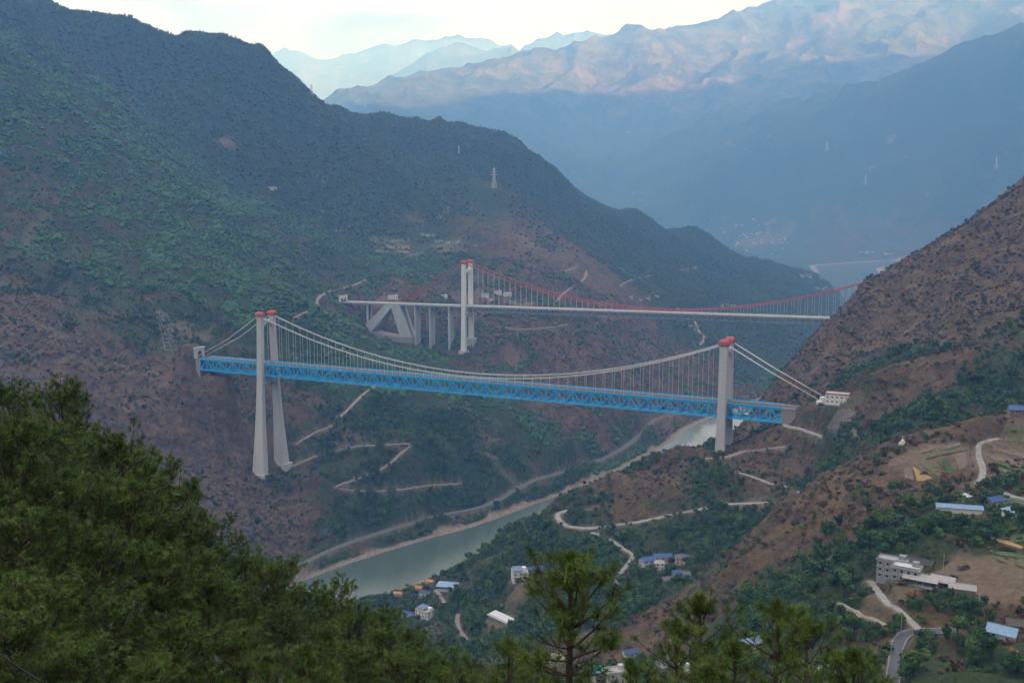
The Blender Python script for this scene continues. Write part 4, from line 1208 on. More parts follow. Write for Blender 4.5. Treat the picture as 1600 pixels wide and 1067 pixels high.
portal("tunnel_portal", *b1w(-124, 0), 239.8, -BA, 1, "pale arched railway tunnel mouth at the left end of the blue bridge", 1.12, M_CONC2)
portal("tunnel_portal", *b2w(-301, 0), 247.5, -B2A, 2, "white twin-arched road tunnel mouth at the left end of the red-cabled bridge", 1.0)
# ------------------------------------------------------------------ vegetation: kinds of tree and bush
M_LEAF = leaf_mat("broadleaf_foliage", (0.017, 0.046, 0.014), (0.056, 0.118, 0.030), 0.25)
M_LEAF_L = leaf_mat("light_foliage", (0.034, 0.074, 0.016), (0.095, 0.160, 0.032), 0.25)
M_SCRUB = leaf_mat("dry_scrub", (0.044, 0.033, 0.024), (0.125, 0.082, 0.048), 0.2)
M_TANB = leaf_mat("tan_scrub", (0.10, 0.060, 0.032), (0.23, 0.14, 0.066), 0.2)
M_DKGR = leaf_mat("dark_bush", (0.020, 0.036, 0.018), (0.050, 0.072, 0.030), 0.2)
M_CONIF = leaf_mat("mountain_forest", (0.024, 0.046, 0.018), (0.058, 0.088, 0.031), 0.02)
M_BARK = simple_mat("bark", (0.075, 0.055, 0.042), 0.95, 0.35, 3.0, bump=0.4)

def leafy_crown(seed, n, blobs, leaf, flat=0.75):
    """leaf clumps spread through overlapping lobes; unit height about 1"""
    r = np.random.default_rng(seed)
    V = []; F = []
    cs = []
    for k in range(blobs):
        a = r.uniform(0, 2 * math.pi); q = r.uniform(0.0, 0.30)
        cs.append((q * math.cos(a), q * math.sin(a), r.uniform(0.38, 0.80), r.uniform(0.17, 0.30)))
    for i in range(n):
        cx, cy, cz, cr = cs[r.integers(len(cs))]
        d = r.normal(size=3); d /= np.linalg.norm(d)
        q = cr * r.uniform(0.55, 1.06) ** 0.6
        p = np.array([cx, cy, cz]) + d * q * np.array([1, 1, flat])
        if p[2] < 0.12: continue
        nrm = d * 0.8 + r.normal(size=3) * 0.55 + np.array([0, 0, 0.35]); nrm /= np.linalg.norm(nrm)
        t = np.cross(nrm, r.normal(size=3)); t /= np.linalg.norm(t); b = np.cross(nrm, t)
        s = leaf * r.uniform(0.6, 1.3)
        bend = nrm * s * 0.25
        k = len(V)
        V += [p - t * s - b * s * 0.6 - bend, p + t * s - b * s * 0.6 - bend * 0.3, p + t * s * 0.8 + b * s * 0.7 - bend, p - t * s * 0.7 + b * s * 0.6 + bend]
        F.append((k, k + 1, k + 2, k + 3))
    return np.array(V), np.array(F)

def crown_mesh(name, seed, n, blobs, leaf, mat, flat=0.75):
    V, F = leafy_crown(seed, n, blobs, leaf, flat)
    return mesh_np(name, V, F, mat, smooth=False)

def lump_mesh(name, seed, mat, h=1.0, spike=0.35):
    """rough bush seen from far off"""
    r = np.random.default_rng(seed)
    bm = bmesh.new(); bmesh.ops.create_icosphere(bm, subdivisions=2, radius=0.5)
    for v in bm.verts:
        k = 1 + r.uniform(-spike, spike)
        v.co = Vector((v.co.x * k, v.co.y * k, (v.co.z * k + 0.30) * h))
    me = bpy.data.meshes.new(name); bm.to_mesh(me); bm.free(); me.materials.append(mat)
    return me

def conifer_mesh(name, seed, mat):
    r = np.random.default_rng(seed)
    m = MB(); z = 0.12
    for t in range(4):
        rad = 0.25 * (1 - t * 0.2) * r.uniform(0.85, 1.15); k = 8
        ring = [(rad * r.uniform(0.65, 1.25) * math.cos(2 * math.pi * j / k), rad * r.uniform(0.65, 1.25) * math.sin(2 * math.pi * j / k), z + r.uniform(-.05, .04)) for j in range(k)]
        top = (r.uniform(-.04, .04), r.uniform(-.04, .04), z + 0.34)
        m.add(ring + [top], [(j, (j + 1) % k, k) for j in range(k)] + [tuple(range(k))[::-1]])
        z += 0.21
    return m.mesh(name, mat)

def scatter(name, pts, size, idx, protos, label, cat, rise=None):
    """plant many: one mass of vegetation, instanced"""
    me = bpy.data.meshes.new(name)
    n = len(pts)
    me.vertices.add(n); me.vertices.foreach_set("co", np.ascontiguousarray(pts, dtype=np.float32).ravel())
    sv = np.stack([size, size, size * (rise if rise is not None else 1.0)], 1)
    a = me.attributes.new("size", 'FLOAT_VECTOR', 'POINT'); a.data.foreach_set("vector", sv.astype(np.float32).ravel())
    a = me.attributes.new("kind_index", 'INT', 'POINT'); a.data.foreach_set("value", idx.astype(np.int32))
    rot = np.zeros((n, 3)); rot[:, 2] = rng.uniform(0, 6.283, n); rot[:, 0] = rng.normal(0, 0.06, n)
    a = me.attributes.new("turn", 'FLOAT_VECTOR', 'POINT'); a.data.foreach_set("vector", rot.astype(np.float32).ravel())
    me.update()
    o = bpy.data.objects.new(name, me); COL.objects.link(o)
    c = bpy.data.collections.new(name + "_kinds")
    for i, pm in enumerate(protos):
        c.objects.link(bpy.data.objects.new("%s_kind_%02d" % (name, i), pm))
    ng = bpy.data.node_groups.new(name, 'GeometryNodeTree')
    ng.interface.new_socket("Geometry", in_out='INPUT', socket_type='NodeSocketGeometry')
    ng.interface.new_socket("Geometry", in_out='OUTPUT', socket_type='NodeSocketGeometry')
    gi = ng.nodes.new("NodeGroupInput"); go = ng.nodes.new("NodeGroupOutput")
    iop = ng.nodes.new("GeometryNodeInstanceOnPoints")
    ci = ng.nodes.new("GeometryNodeCollectionInfo"); ci.inputs[0].default_value = c
    ci.inputs["Separate Children"].default_value = True; ci.inputs["Reset Children"].default_value = True
    def attr(nm, t):
        q = ng.nodes.new("GeometryNodeInputNamedAttribute"); q.data_type = t; q.inputs["Name"].default_value = nm
        return q.outputs["Attribute"]
    iop.inputs["Pick Instance"].default_value = True
    ng.links.new(gi.outputs[0], iop.inputs["Points"]); ng.links.new(ci.outputs[0], iop.inputs["Instance"])
    ng.links.new(attr("kind_index", 'INT'), iop.inputs["Instance Index"])
    e2r = ng.nodes.new("FunctionNodeEulerToRotation")
    ng.links.new(attr("turn", 'FLOAT_VECTOR'), e2r.inputs[0]); ng.links.new(e2r.outputs[0], iop.inputs["Rotation"])
    ng.links.new(attr("size", 'FLOAT_VECTOR'), iop.inputs["Scale"])
    ng.links.new(iop.outputs[0], go.inputs[0])
    md = o.modifiers.new("plants", 'NODES'); md.node_group = ng
    tag(o, label, cat, kind="stuff")
    return o

def plot(y0, y1, spacing, half=0.60, seed=1):
    r = np.random.default_rng(seed)
    xs = np.arange(-half * y1, half * y1, spacing); ys = np.arange(y0, y1, spacing)
    X, Y = np.meshgrid(xs, ys)
    X = X + r.uniform(-.55, .55, X.shape) * spacing; Y = Y + r.uniform(-.55, .55, Y.shape) * spacing
    X = X.ravel(); Y = Y.ravel()
    m = (np.abs(X) < half * Y * 0.97) & (Y > y0)
    return X[m], Y[m]

def clear_of_works(x, y, margin=1.5):
    ok = np.ones(len(x), bool)
    for P, wd in ROADS:
        mg = 9.0 if P is ROADS[0][0] else margin
        m = (x > P[:, 0].min() - 12) & (x < P[:, 0].max() + 12) & (y > P[:, 1].min() - 12) & (y < P[:, 1].max() + 12)
        if m.any():
            d, _, _ = seg_dist(x[m], y[m], P[:, :2])
            ok[m] &= d > wd / 2 + mg
    for (px_, py_, pz_, pr_, pb_) in PADS:
        ok &= np.hypot(x - px_, y - py_) > pr_ + 1.0
    for (bx, by, rx, ry, st) in BARE:
        q = np.hypot((x - bx) / rx, (y - by) / ry)
        ok &= (q > 1.0) | (rng.random(len(x)) > st * 1.1)
    d, wv, _ = seg_dist(x, y, RC, RW)
    ok &= d - wv / 2 > np.where(y < 3000, 13 + 6 * gnoise(x / 30, y / 30, 6), 60)
    # keep the bridge ends and decks free
    for f, x0, x1 in ((b1w, -126, 770), (b2w, -304, 780)):
        A_ = f(0, 0); D_ = f(1, 0) - A_; N_ = f(0, 1) - A_
        lx = (x - A_[0]) * D_[0] + (y - A_[1]) * D_[1]; ly = (x - A_[0]) * N_[0] + (y - A_[1]) * N_[1]
        z = grid_z(T_Z, x, y)
        ok &= ~((lx > x0) & (lx < x1) & (np.abs(ly) < 18) & (z > (205 if f is b1w else 225)))
    return ok

def green_score(x, y):
    return veg_cover(x, y) + 0.55 * fbm(x / 60, y / 60, 41, 3) + 0.35 * gnoise(x / 17, y / 17, 44)

TREE_SPOTS = []       # filled with the largest trees in view
def vegetation():
    # --- gorge sides, 380 m to 2.6 km
    X, Y = plot(380, 2650, 5.2, seed=3)
    Z = grid_z(T_Z, X, Y)
    m = in_view(X, Y, Z, 9.0)
    X, Y, Z = X[m], Y[m], Z[m]
    m = clear_of_works(X, Y)
    X, Y, Z = X[m], Y[m], Z[m]
    g = green_score(X, Y)
    u = rng.random(len(X))
    woods = (g > 0.53) & (u < np.clip((g - 0.46) * 3.4, 0.25, 0.95))
    clump = gnoise(X / 34, Y / 34, 81) + 0.6 * gnoise(X / 13, Y / 13, 82)
    scrub = ~woods & (u < np.clip(0.62 + 0.75 * clump, 0.12, 0.95))
    # woodland
    x, y, z = X[woods], Y[woods], Z[woods]
    size = np.clip(rng.lognormal(math.log(6.2), 0.34, len(x)), 2.8, 13.0) * np.interp(g[woods], [0.5, 1.0], [0.72, 1.12])
    px = size / y
    order = np.argsort(-px)
    near = order[:270]
    rest = np.ones(len(x), bool); rest[near] = False
    for i in near: TREE_SPOTS.append((x[i], y[i], z[i], size[i]))
    protos = [crown_mesh("leafy_crown", 100 + i, 150, 5, 0.085, M_LEAF if i < 4 else M_LEAF_L) for i in range(6)] + [lump_mesh("far_crown", 120 + i, M_LEAF, 1.0, 0.3) for i in range(4)]
    idx = np.where(y[rest] < 1700, rng.integers(0, 6, rest.sum()), rng.integers(6, 10, rest.sum()))
    scatter("woodland", np.stack([x, y, z - 0.12 * size], 1)[rest], size[rest], idx, protos, "green woodland covering the sides of the gorge", "woodland", rng.uniform(.8, 1.15, rest.sum()))
    # dry scrub with a few green bushes in it
    x, y, z = X[scrub], Y[scrub], Z[scrub]
    size = np.clip(rng.lognormal(math.log(4.1), 0.38, len(x)), 1.6, 8.5)
    q = rng.random(len(x)) + 0.25 * gnoise(x / 28, y / 28, 71)
    pg = np.clip(g[scrub] * 0.62 + 0.06, 0.10, 0.6)
    idx = np.where(q < pg, rng.integers(4, 7, len(x)), np.where(q > 0.86, rng.integers(7, 9, len(x)), rng.integers(0, 4, len(x))))
    protos = [crown_mesh("scrub_clump", 140 + i, 70, 4, 0.12, M_SCRUB, 0.6) for i in range(4)] + [crown_mesh("green_bush", 150 + i, 70, 4, 0.12, M_DKGR if i < 2 else M_LEAF_L, 0.65) for i in range(3)] + [crown_mesh("tan_bush", 155 + i, 70, 4, 0.12, M_TANB, 0.55) for i in range(2)]
    scatter("scrub", np.stack([x, y, z - 0.25 * size], 1), size, idx, protos, "dry brown scrub and bushes over the lower slopes", "scrub", rng.uniform(.6, 1.0, len(x)))
    # --- the left mountain and beyond, 2.5 to 5.4 km
    X, Y = plot(2550, 5400, 8.2, half=0.56, seed=5)
    Z = grid_z(T_Z, X, Y)
    m = in_view(X, Y, Z, 12.0); X, Y, Z = X[m], Y[m], Z[m]
    m = clear_of_works(X, Y); X, Y, Z = X[m], Y[m], Z[m]
    g = veg_cover(X, Y) + 0.40 * fbm(X / 160, Y / 160, 61, 3)
    u = rng.random(len(X))
    m = u < np.clip((g - 0.30) * 2.1, 0.04, 0.97)
    X, Y, Z, g = X[m], Y[m], Z[m], g[m]
    size = rng.uniform(7.0, 13.0, len(X)) * np.interp(g, [0.3, 0.9], [0.6, 1.0])
    protos = [conifer_mesh("far_conifer", 160 + i, M_CONIF) for i in range(4)] + [lump_mesh("far_broadleaf", 170 + i, M_CONIF, 0.9, 0.3) for i in range(3)]
    scatter("mountain_forest", np.stack([X, Y, Z - 0.8], 1), size, rng.integers(0, 7, len(X)), protos, "dark forest on the left mountain", "forest")
    print("veg counts", len(X), woods.sum(), scrub.sum())
vegetation()

# --- the nearest trees, one by one
def short_name(lab):
    for cutw in (" with ", " on ", " at ", " in ", " behind ", " beside ", " between ", " above ", " below ", " among ", " just ", " left of ", " right of ", " joined ", " low "):
        if cutw in lab: lab = lab.split(cutw)[0]
    return lab
def tree_label(x, y, s):
    j = int(np.argmin(np.hypot(HOUSE_PTS[:, 0] - x, HOUSE_PTS[:, 1] - y)))
    dx = x - HOUSE_PTS[j, 0]; dy = y - HOUSE_PTS[j, 1]; d = math.hypot(dx, dy)
    side = ("right of" if dx > 0 else "left of") if abs(dx) > abs(dy) else ("behind" if dy > 0 else "in front of")
    return "%s green tree %s%s the %s" % ("tall" if s > 8.5 else "middling" if s > 6.5 else "small", "" if d < 25 else "a little way " if d < 60 else "well away, ", side, short_name(HOUSE_DEFS[j][11]))
def single_trees():
    kinds = []
    for i in range(7):
        cm = crown_mesh("crown", 200 + i, 620, 8, 0.052, M_LEAF if i < 5 else M_LEAF_L)
        r = random.Random(i)
        t = MB().tube([(0, 0, -0.12), (r.uniform(-.02, .02), r.uniform(-.02, .02), 0.2), (r.uniform(-.05, .05), r.uniform(-.05, .05), 0.52)], [0.032, 0.024, 0.012], 6)
        for k in range(4):
            a = r.uniform(0, 6.28); t.tube([(0, 0, 0.22 + 0.06 * k), (0.22 * math.cos(a), 0.22 * math.sin(a), 0.45 + 0.07 * k)], [0.014, 0.005], 5)
        kinds.append((cm, t.mesh("trunk", M_BARK)))
    for k, (x, y, z, s) in enumerate(TREE_SPOTS):
        cm, tm = kinds[random.randrange(7)]
        e = empty("broadleaf_tree", (x, y, z), random.uniform(0, 6.28)); e.scale = (s * random.uniform(.92, 1.15), s * random.uniform(.92, 1.15), s * random.uniform(.85, 1.1))
        tag(e, tree_label(x, y, s), "tree", "green trees around the hamlets")
        put("trunk", tm, e); put("crown", cm, e)
single_trees()
# ------------------------------------------------------------------ houses
WALLS = {"white": M_WHITE, "cream": simple_mat("cream_render", (0.52, 0.45, 0.34), 0.9, 0.12, 0.5, streak=True), "grey": simple_mat("bare_concrete", (0.27, 0.275, 0.285), 0.9, 0.16, 0.4, streak=True),
         "pale": simple_mat("pale_render", (0.50, 0.49, 0.46), 0.9, 0.12, 0.5, streak=True), "brick": simple_mat("brown_brick", (0.24, 0.17, 0.125), 0.95, 0.22, 1.2), "timber": simple_mat("old_timber", (0.17, 0.125, 0.09), 0.95, 0.25, 1.5, streak=True)}
def sheet_roof(name, col, rough=0.5, var=0.16, pitch=2.2):
    m, nt, b = mat_new(name)
    tc = N(nt, "ShaderNodeTexCoord")
    w = N(nt, "ShaderNodeTexWave"); w.bands_direction = 'X'; w.inputs["Scale"].default_value = pitch
    nt.links.new(tc.outputs["Object"], w.inputs["Vector"])
    f = noise_out(nt, 0.5, 5, 0.6, tc.outputs["Object"])
    c = ramp(nt, f, [(0.3, [x * (1 - var) for x in col]), (0.7, [min(1, x * (1 + var)) for x in col])])
    nt.links.new(mixc(nt, math_n(nt, 'MULTIPLY', w.outputs["Fac"], 0.18), c, [x * 0.55 for x in col]), b.inputs["Base Color"])
    b.inputs["Roughness"].default_value = rough; b.inputs["Specular IOR Level"].default_value = 0.35
    bn = N(nt, "ShaderNodeBump"); bn.inputs["Strength"].default_value = 0.4; bn.inputs["Distance"].default_value = 0.1
    nt.links.new(w.outputs["Fac"], bn.inputs["Height"]); nt.links.new(bn.outputs["Normal"], b.inputs["Normal"])
    return m
ROOFS = {"blue": sheet_roof("blue_sheet", (0.040, 0.105, 0.27)), "navy": sheet_roof("navy_sheet", (0.04, 0.075, 0.16)), "slate_blue": sheet_roof("slate_blue_sheet", (0.13, 0.19, 0.30)), "pale_blue": sheet_roof("pale_blue_sheet", (0.22, 0.35, 0.50)),
         "teal": sheet_roof("turquoise_sheet", (0.03, 0.42, 0.50)), "orange": sheet_roof("orange_sheet", (0.44, 0.20, 0.055)), "white": sheet_roof("white_sheet", (0.55, 0.56, 0.57)), "pale_grey": sheet_roof("pale_grey_roof", (0.37, 0.365, 0.35), 0.85),
         "grey_tile": sheet_roof("grey_tile", (0.135, 0.13, 0.13), 0.8, 0.25), "dark_tile": sheet_roof("dark_tile", (0.062, 0.060, 0.064), 0.8, 0.25), "brown_tile": sheet_roof("brown_tile", (0.11, 0.085, 0.075), 0.8, 0.25)}
M_GLASS, _nt, _b = mat_new("window_glass")
_b.inputs["Base Color"].default_value = (0.022, 0.026, 0.032, 1); _b.inputs["Roughness"].default_value = 0.12; _b.inputs["Specular IOR Level"].default_value = 0.6
M_FRAME = simple_mat("window_frame", (0.50, 0.50, 0.48), 0.6, 0.1, 1.0)
M_DOOR = simple_mat("door_paint", (0.16, 0.055, 0.04), 0.6, 0.2, 1.0)
WIN_W, WIN_H = 1.5, 1.5
WIN_FR = MB().box(-.85, .85, -.10, 0.03, -.85, -.72).box(-.85, .85, -.10, 0.03, .72, .85).box(-.85, -.72, -.10, .03, -.72, .72).box(.72, .85, -.10, .03, -.72, .72).box(-.95, .95, -.20, .03, -.98, -.86).mesh("window", M_FRAME)
WIN_PN = MB().box(-.72, .72, -.045, .03, -.72, .72).mesh("pane", M_GLASS)
DOOR_ME = MB().box(-.6, .6, -.09, .03, 0, 2.15).mesh("door", M_DOOR)
DOOR_HD = MB().box(.38, .46, -.16, -.08, .95, 1.15).mesh("handle", M_HANG)

def house(name, label, x, y, z, rz, w, d, storeys, roof, wall, roofc, nwin, cat=None):
    """front faces local -y"""
    hs = 3.3; H = hs * storeys
    e = empty(name, (x, y, z), rz); tag(e, label, cat or name)
    open_shed = (name == "shed" and nwin == 0 and wall == "brick" and roof == "shed")
    wm = WALLS[wall]
    if open_shed:
        MB().box(-w / 2, w / 2, d / 2 - .25, d / 2, -2.5, H).box(-w / 2, -w / 2 + .25, -d / 2 + .02, d / 2 - .26, -2.5, H - .3).box(w / 2 - .25, w / 2, -d / 2 + .02, d / 2 - .26, -2.5, H - .3).build("wall", wm, e)
        for k in range(1, 5):
            px_ = -w / 2 + w * k / 5
            MB().box(px_ - .13, px_ + .13, -d / 2 + .1, -d / 2 + .36, -2, H - .35).build("post", M_CONC2, e)
        MB().box(-w / 2 - .3, w / 2 + .3, -d / 2 - .3, d / 2 + .3, -2.6, .03).build("floor_slab", M_CONC2, e)
    else:
        MB().box(-w / 2, w / 2, -d / 2, d / 2, -3.0, H).build("wall", wm, e)
        if storeys > 1:
            for k in range(1, storeys):
                MB().box(-w / 2 - .18, w / 2 + .18, -d / 2 - .18, d / 2 + .18, k * hs - .16, k * hs + .14).build("floor_band", M_CONC2 if wall == "grey" else wm, e)
    rm = ROOFS[roofc]; ov = 0.8
    if roof == "gable":
        rh = d * 0.27
        m = MB()
        for s in (-1, 1):
            m.add([(-w / 2 - ov, s * (d / 2 + ov), H - ov * .5), (w / 2 + ov, s * (d / 2 + ov), H - ov * .5), (w / 2 + ov, 0, H + rh), (-w / 2 - ov, 0, H + rh),
                   (-w / 2 - ov, s * (d / 2 + ov), H - ov * .5 + .22), (w / 2 + ov, s * (d / 2 + ov), H - ov * .5 + .22), (w / 2 + ov, 0, H + rh + .24), (-w / 2 - ov, 0, H + rh + .24)],
                  [(0, 1, 2, 3), (4, 7, 6, 5), (0, 4, 5, 1), (1, 5, 6, 2), (3, 7, 4, 0)])
        r = m.build("roof", rm, e)
        MB().box(-w / 2 - ov, w / 2 + ov, -.2, .2, H + rh + .12, H + rh + .36).build("ridge_cap", rm, r)
        g = MB()
        for s in (-1, 1):
            g.prism([(-d / 2, H), (d / 2, H), (0, H + rh - .05)], s * (w / 2 - .12) - .1, s * (w / 2 - .12) + .1)
        gm = g.mesh("gable", wm)
        for v in gm.vertices: v.co = Vector((v.co.y, v.co.x, v.co.z))
        put("gable", gm, e)
    elif roof == "hip":
        rh = d * 0.30; q = min(w, d) * 0.5
        V = [(-w / 2 - ov, -d / 2 - ov, H - .3), (w / 2 + ov, -d / 2 - ov, H - .3), (w / 2 + ov, d / 2 + ov, H - .3), (-w / 2 - ov, d / 2 + ov, H - .3), (-w / 2 + q * .8, 0, H + rh), (w / 2 - q * .8, 0, H + rh)]
        r = MB().add(V, [(0, 1, 5, 4), (1, 2, 5), (2, 3, 4, 5), (3, 0, 4), (0, 3, 2, 1)]).build("roof", rm, e)
        MB().box(-w / 2 + q * .7, w / 2 - q * .7, -.22, .22, H + rh - .1, H + rh + .3).build("ridge_cap", rm, r)
    elif roof == "shed":
        MB().add([(-w / 2 - ov, -d / 2 - ov, H - .5), (w / 2 + ov, -d / 2 - ov, H - .5), (w / 2 + ov, d / 2 + ov, H + .9), (-w / 2 - ov, d / 2 + ov, H + .9),
                  (-w / 2 - ov, -d / 2 - ov, H - .28), (w / 2 + ov, -d / 2 - ov, H - .28), (w / 2 + ov, d / 2 + ov, H + 1.12), (-w / 2 - ov, d / 2 + ov, H + 1.12)],
                 [(0, 3, 2, 1), (4, 5, 6, 7), (0, 1, 5, 4), (1, 2, 6, 5), (2, 3, 7, 6), (3, 0, 4, 7)]).build("roof", rm, e)
    else:
        r = MB().box(-w / 2 - .35, w / 2 + .35, -d / 2 - .35, d / 2 + .35, H + .002, H + .3).build("roof", rm if roof == "flat" else ROOFS["pale_grey"], e)
        p = MB()
        for (a0, a1, b0, b1) in ((-w / 2, w / 2, -d / 2, -d / 2 + .2), (-w / 2, w / 2, d / 2 - .2, d / 2), (-w / 2, -w / 2 + .2, -d / 2 + .2, d / 2 - .2), (w / 2 - .2, w / 2, -d / 2 + .2, d / 2 - .2)):
            p.box(a0, a1, b0, b1, H + .3, H + 1.1)
        p.build("parapet", wm, r)
        MB().box(w * .18, w * .42, d * .05, d * .40, H + .3, H + 2.7).build("stair_head", wm, r)
        if roof == "flat_shed":
            zt = H + 2.2
            MB().add([(-w * .46, -d * .46, zt - .3), (w * .16, -d * .46, zt - .3), (w * .16, d * .42, zt + .8), (-w * .46, d * .42, zt + .8), (-w * .46, -d * .46, zt - .1), (w * .16, -d * .46, zt - .1), (w * .16, d * .42, zt + 1.0), (-w * .46, d * .42, zt + 1.0)],
                     [(0, 3, 2, 1), (4, 5, 6, 7), (0, 1, 5, 4), (1, 2, 6, 5), (2, 3, 7, 6), (3, 0, 4, 7)]).build("roof_canopy", rm, r)
            for sx in (-.44, .14):
                for sy, hh in ((-.42, zt - .3), (.38, zt + .72)):
                    MB().box(w * sx - .1, w * sx + .1, d * sy - .1, d * sy + .1, H + .3, hh).build("canopy_post", M_CONC2, r)
    # openings
    if nwin and not open_shed:
        for k in range(storeys):
            zc = k * hs + 1.75
            for i in range(nwin):
                xx = -w / 2 + w * (i + .5) / nwin
                if k == 0 and i == nwin // 2:
                    dr = put("door", DOOR_ME, e, (xx, -d / 2 - .002, 0.02)); put("handle", DOOR_HD, dr)
                    continue
                wo = put("window", WIN_FR, e, (xx, -d / 2, zc)); put("pane", WIN_PN, wo)
            for s in (-1, 1):
                for i in range(max(1, nwin // 2)):
                    yy = -d / 2 + d * (i + .5) / max(1, nwin // 2)
                    wo = put("window", WIN_FR, e, (s * w / 2, yy, zc), (0, 0, s * math.pi / 2)); put("pane", WIN_PN, wo)
    return e
for (nm, u, v, w, d, st, rot, roof, wall, rc, nw, lab), p in zip(HOUSE_DEFS, HOUSE_PTS):
    house(nm, lab, p[0], p[1], p[2] + .05, math.radians(rot), w, d, st, roof, wall, rc, nw)
# far specks of houses
M_FARW = simple_mat("far_wall", (0.36, 0.36, 0.35), 0.9, 0.15, 0.1)
M_FARR = simple_mat("far_roof", (0.27, 0.27, 0.275), 0.9, 0.2, 0.1)
for k, ((u, v, w, rot), p) in enumerate(zip(FAR_HOUSES, FAR_PTS)):
    far = p[1] > 6000
    if v < 140: lab, grp = "pale house high on the sunlit far mountain", "houses on the sunlit mountain"
    elif 1330 < u and v > 390: lab, grp = "white house above the far river shore at right", "houses on the far shore"
    elif far: lab, grp = "small white house of the distant valley village", "houses of the distant village"
    elif u < 580: lab, grp = "small pale farmhouse high on the left mountain", "farmhouses on the left mountain"
    elif u < 760: lab, grp = "small white farmhouse among the terraces behind the red-capped tower", "farmhouses on the terraces"
    else: lab, grp = "small white house on the slope beyond the red-cabled bridge", "houses beyond the red-cabled bridge"
    z = ground(p[0], p[1])
    w = w * .85; d = w * .6; st = 2
    h = w * 0.32
    e = empty("farmhouse" if not far else "village_house", (p[0], p[1], z), math.radians(rot)); tag(e, lab, "house", grp)
    MB().box(-w / 2, w / 2, -d / 2, d / 2, -6, h).build("wall", M_FARW, e)
    if k % 3: MB().box(-w / 2 - .5, w / 2 + .5, -d / 2 - .5, d / 2 + .5, h + .01, h + .7).build("roof", M_FARR, e)
    else: MB().prism([(-w / 2 - .8, h), (w / 2 + .8, h), (w / 2 - w * .1, h + d * .3), (-w / 2 + w * .1, h + d * .3)], -d / 2 - .6, d / 2 + .6).build("roof", ROOFS["slate_blue" if k % 2 else "grey_tile"], e)

# ------------------------------------------------------------------ anchor house above the right end of the blue bridge
def anchor_house():
    c = b1w(785, 3)
    e = empty("anchor_house", (*c, 248.6), -BA)
    tag(e, "white two-storey anchor house with red trim at the right end of the blue bridge", "building")
    w, d, H = 25.0, 14.0, 11.5
    MB().box(-w / 2 - 8, w / 2 + 5, -d / 2 - 8, d / 2 + 6, -9, 0.6).build("plinth", M_STONE, e)
    MB().box(-w / 2 - 8.2, w / 2 + 5.2, -d / 2 - 8.2, -d / 2 - 7.7, 0.6, 1.9).box(-w / 2 - 8.2, -w / 2 - 7.7, -d / 2 - 7.7, d / 2 + 6, .6, 1.9).build("terrace_wall", M_WHITE, e)
    MB().box(-w / 2, w / 2, -d / 2, d / 2, .6, H).build("wall", M_WHITE, e)
    r = MB().box(-w / 2 - .2, w / 2 + .2, -d / 2 - .2, d / 2 + .2, H + .002, H + .35).build("roof", ROOFS["pale_grey"], e)
    m = MB()
    for (a0, a1, b0, b1) in ((-w / 2 - .4, w / 2 + .4, -d / 2 - .4, -d / 2 - .1), (-w / 2 - .4, w / 2 + .4, d / 2 + .1, d / 2 + .4), (-w / 2 - .4, -w / 2 - .1, -d / 2 - .1, d / 2 + .1), (w / 2 + .1, w / 2 + .4, -d / 2 - .1, d / 2 + .1)):
        m.box(a0, a1, b0, b1, H - .6, H + .75)
    m.build("red_parapet", M_RED, e)
    for k in range(2):
        for i in range(5):
            wo = put("window", WIN_FR, e, (-w / 2 + w * (i + .5) / 5, -d / 2, 3.0 + k * 5.0), scale=(1.2, 1, 1.2)); put("pane", WIN_PN, wo)
        for i in range(2):
            wo = put("window", WIN_FR, e, (w / 2, -d / 2 + d * (i + .5) / 2, 3.0 + k * 5.0), (0, 0, math.pi / 2), (1.2, 1, 1.2)); put("pane", WIN_PN, wo)
            wo = put("window", WIN_FR, e, (-w / 2, -d / 2 + d * (i + .5) / 2, 3.0 + k * 5.0), (0, 0, -math.pi / 2), (1.2, 1, 1.2)); put("pane", WIN_PN, wo)
    for s in (-13.25, 13.25):
        a = MB().box(-w / 2 - 8, -w / 2 - 2.5, s - 3 - 3, s + 3 - 3, 0.6, 4.2).build("cable_block", M_WHITE, e)
anchor_house()

# ------------------------------------------------------------------ retaining works
def surf_pts(px):
    P = hit([q[0] for q in px], [q[1] for q in px])
    return P

def slope_grid():
    """framed slope protection above the left tunnel mouth"""
    e0 = hit(285, 530)[0]
    e = empty("slope_frame", tuple(e0)); tag(e, "grid of pale concrete beams holding the slope above the left tunnel mouth", "retaining structure")
    mt = simple_mat("weathered_beam", (0.21, 0.185, 0.16), 0.95, 0.25, 0.3)
    A, B, C, D = (244, 490), (253, 488), (318, 545), (258, 549)     # corners in the picture
    def q(s, t):
        u = (A[0] * (1 - s) + B[0] * s) * (1 - t) + (D[0] * (1 - s) + C[0] * s) * t
        v = (A[1] * (1 - s) + B[1] * s) * (1 - t) + (D[1] * (1 - s) + C[1] * s) * t
        return u, v
    def line(pts, wdt, nm):
        P = hit([p[0] for p in pts], [p[1] for p in pts])
        m = MB()
        for i in range(len(P) - 1):
            a = Vector(P[i]) - Vector(e0); b = Vector(P[i + 1]) - Vector(e0)
            a.z = ground(P[i][0], P[i][1]) - e0[2] + .35; b.z = ground(P[i + 1][0], P[i + 1][1]) - e0[2] + .35
            m.beam(a, b, wdt, 1.1)
        m.build(nm, mt, e)
    for t in (0.0, 0.36, 0.72, 1.0): line([q(s, t) for s in np.linspace(0, 1, 7)], 1.2, "cross_beam")
    for s in (0.0, 0.5, 1.0): line([q(s, t) for t in np.linspace(0, 1, 12)], 1.0, "down_beam")
    for t in (0.12, 0.24, 0.48, 0.60, 0.81, 0.90): line([q(s, t) for s in np.linspace(0, 1, 7)], 0.6, "thin_beam")
    for s in (0.17, 0.33, 0.67, 0.83): line([q(s, t) for t in np.linspace(0, 1, 12)], 0.55, "thin_beam")
slope_grid()

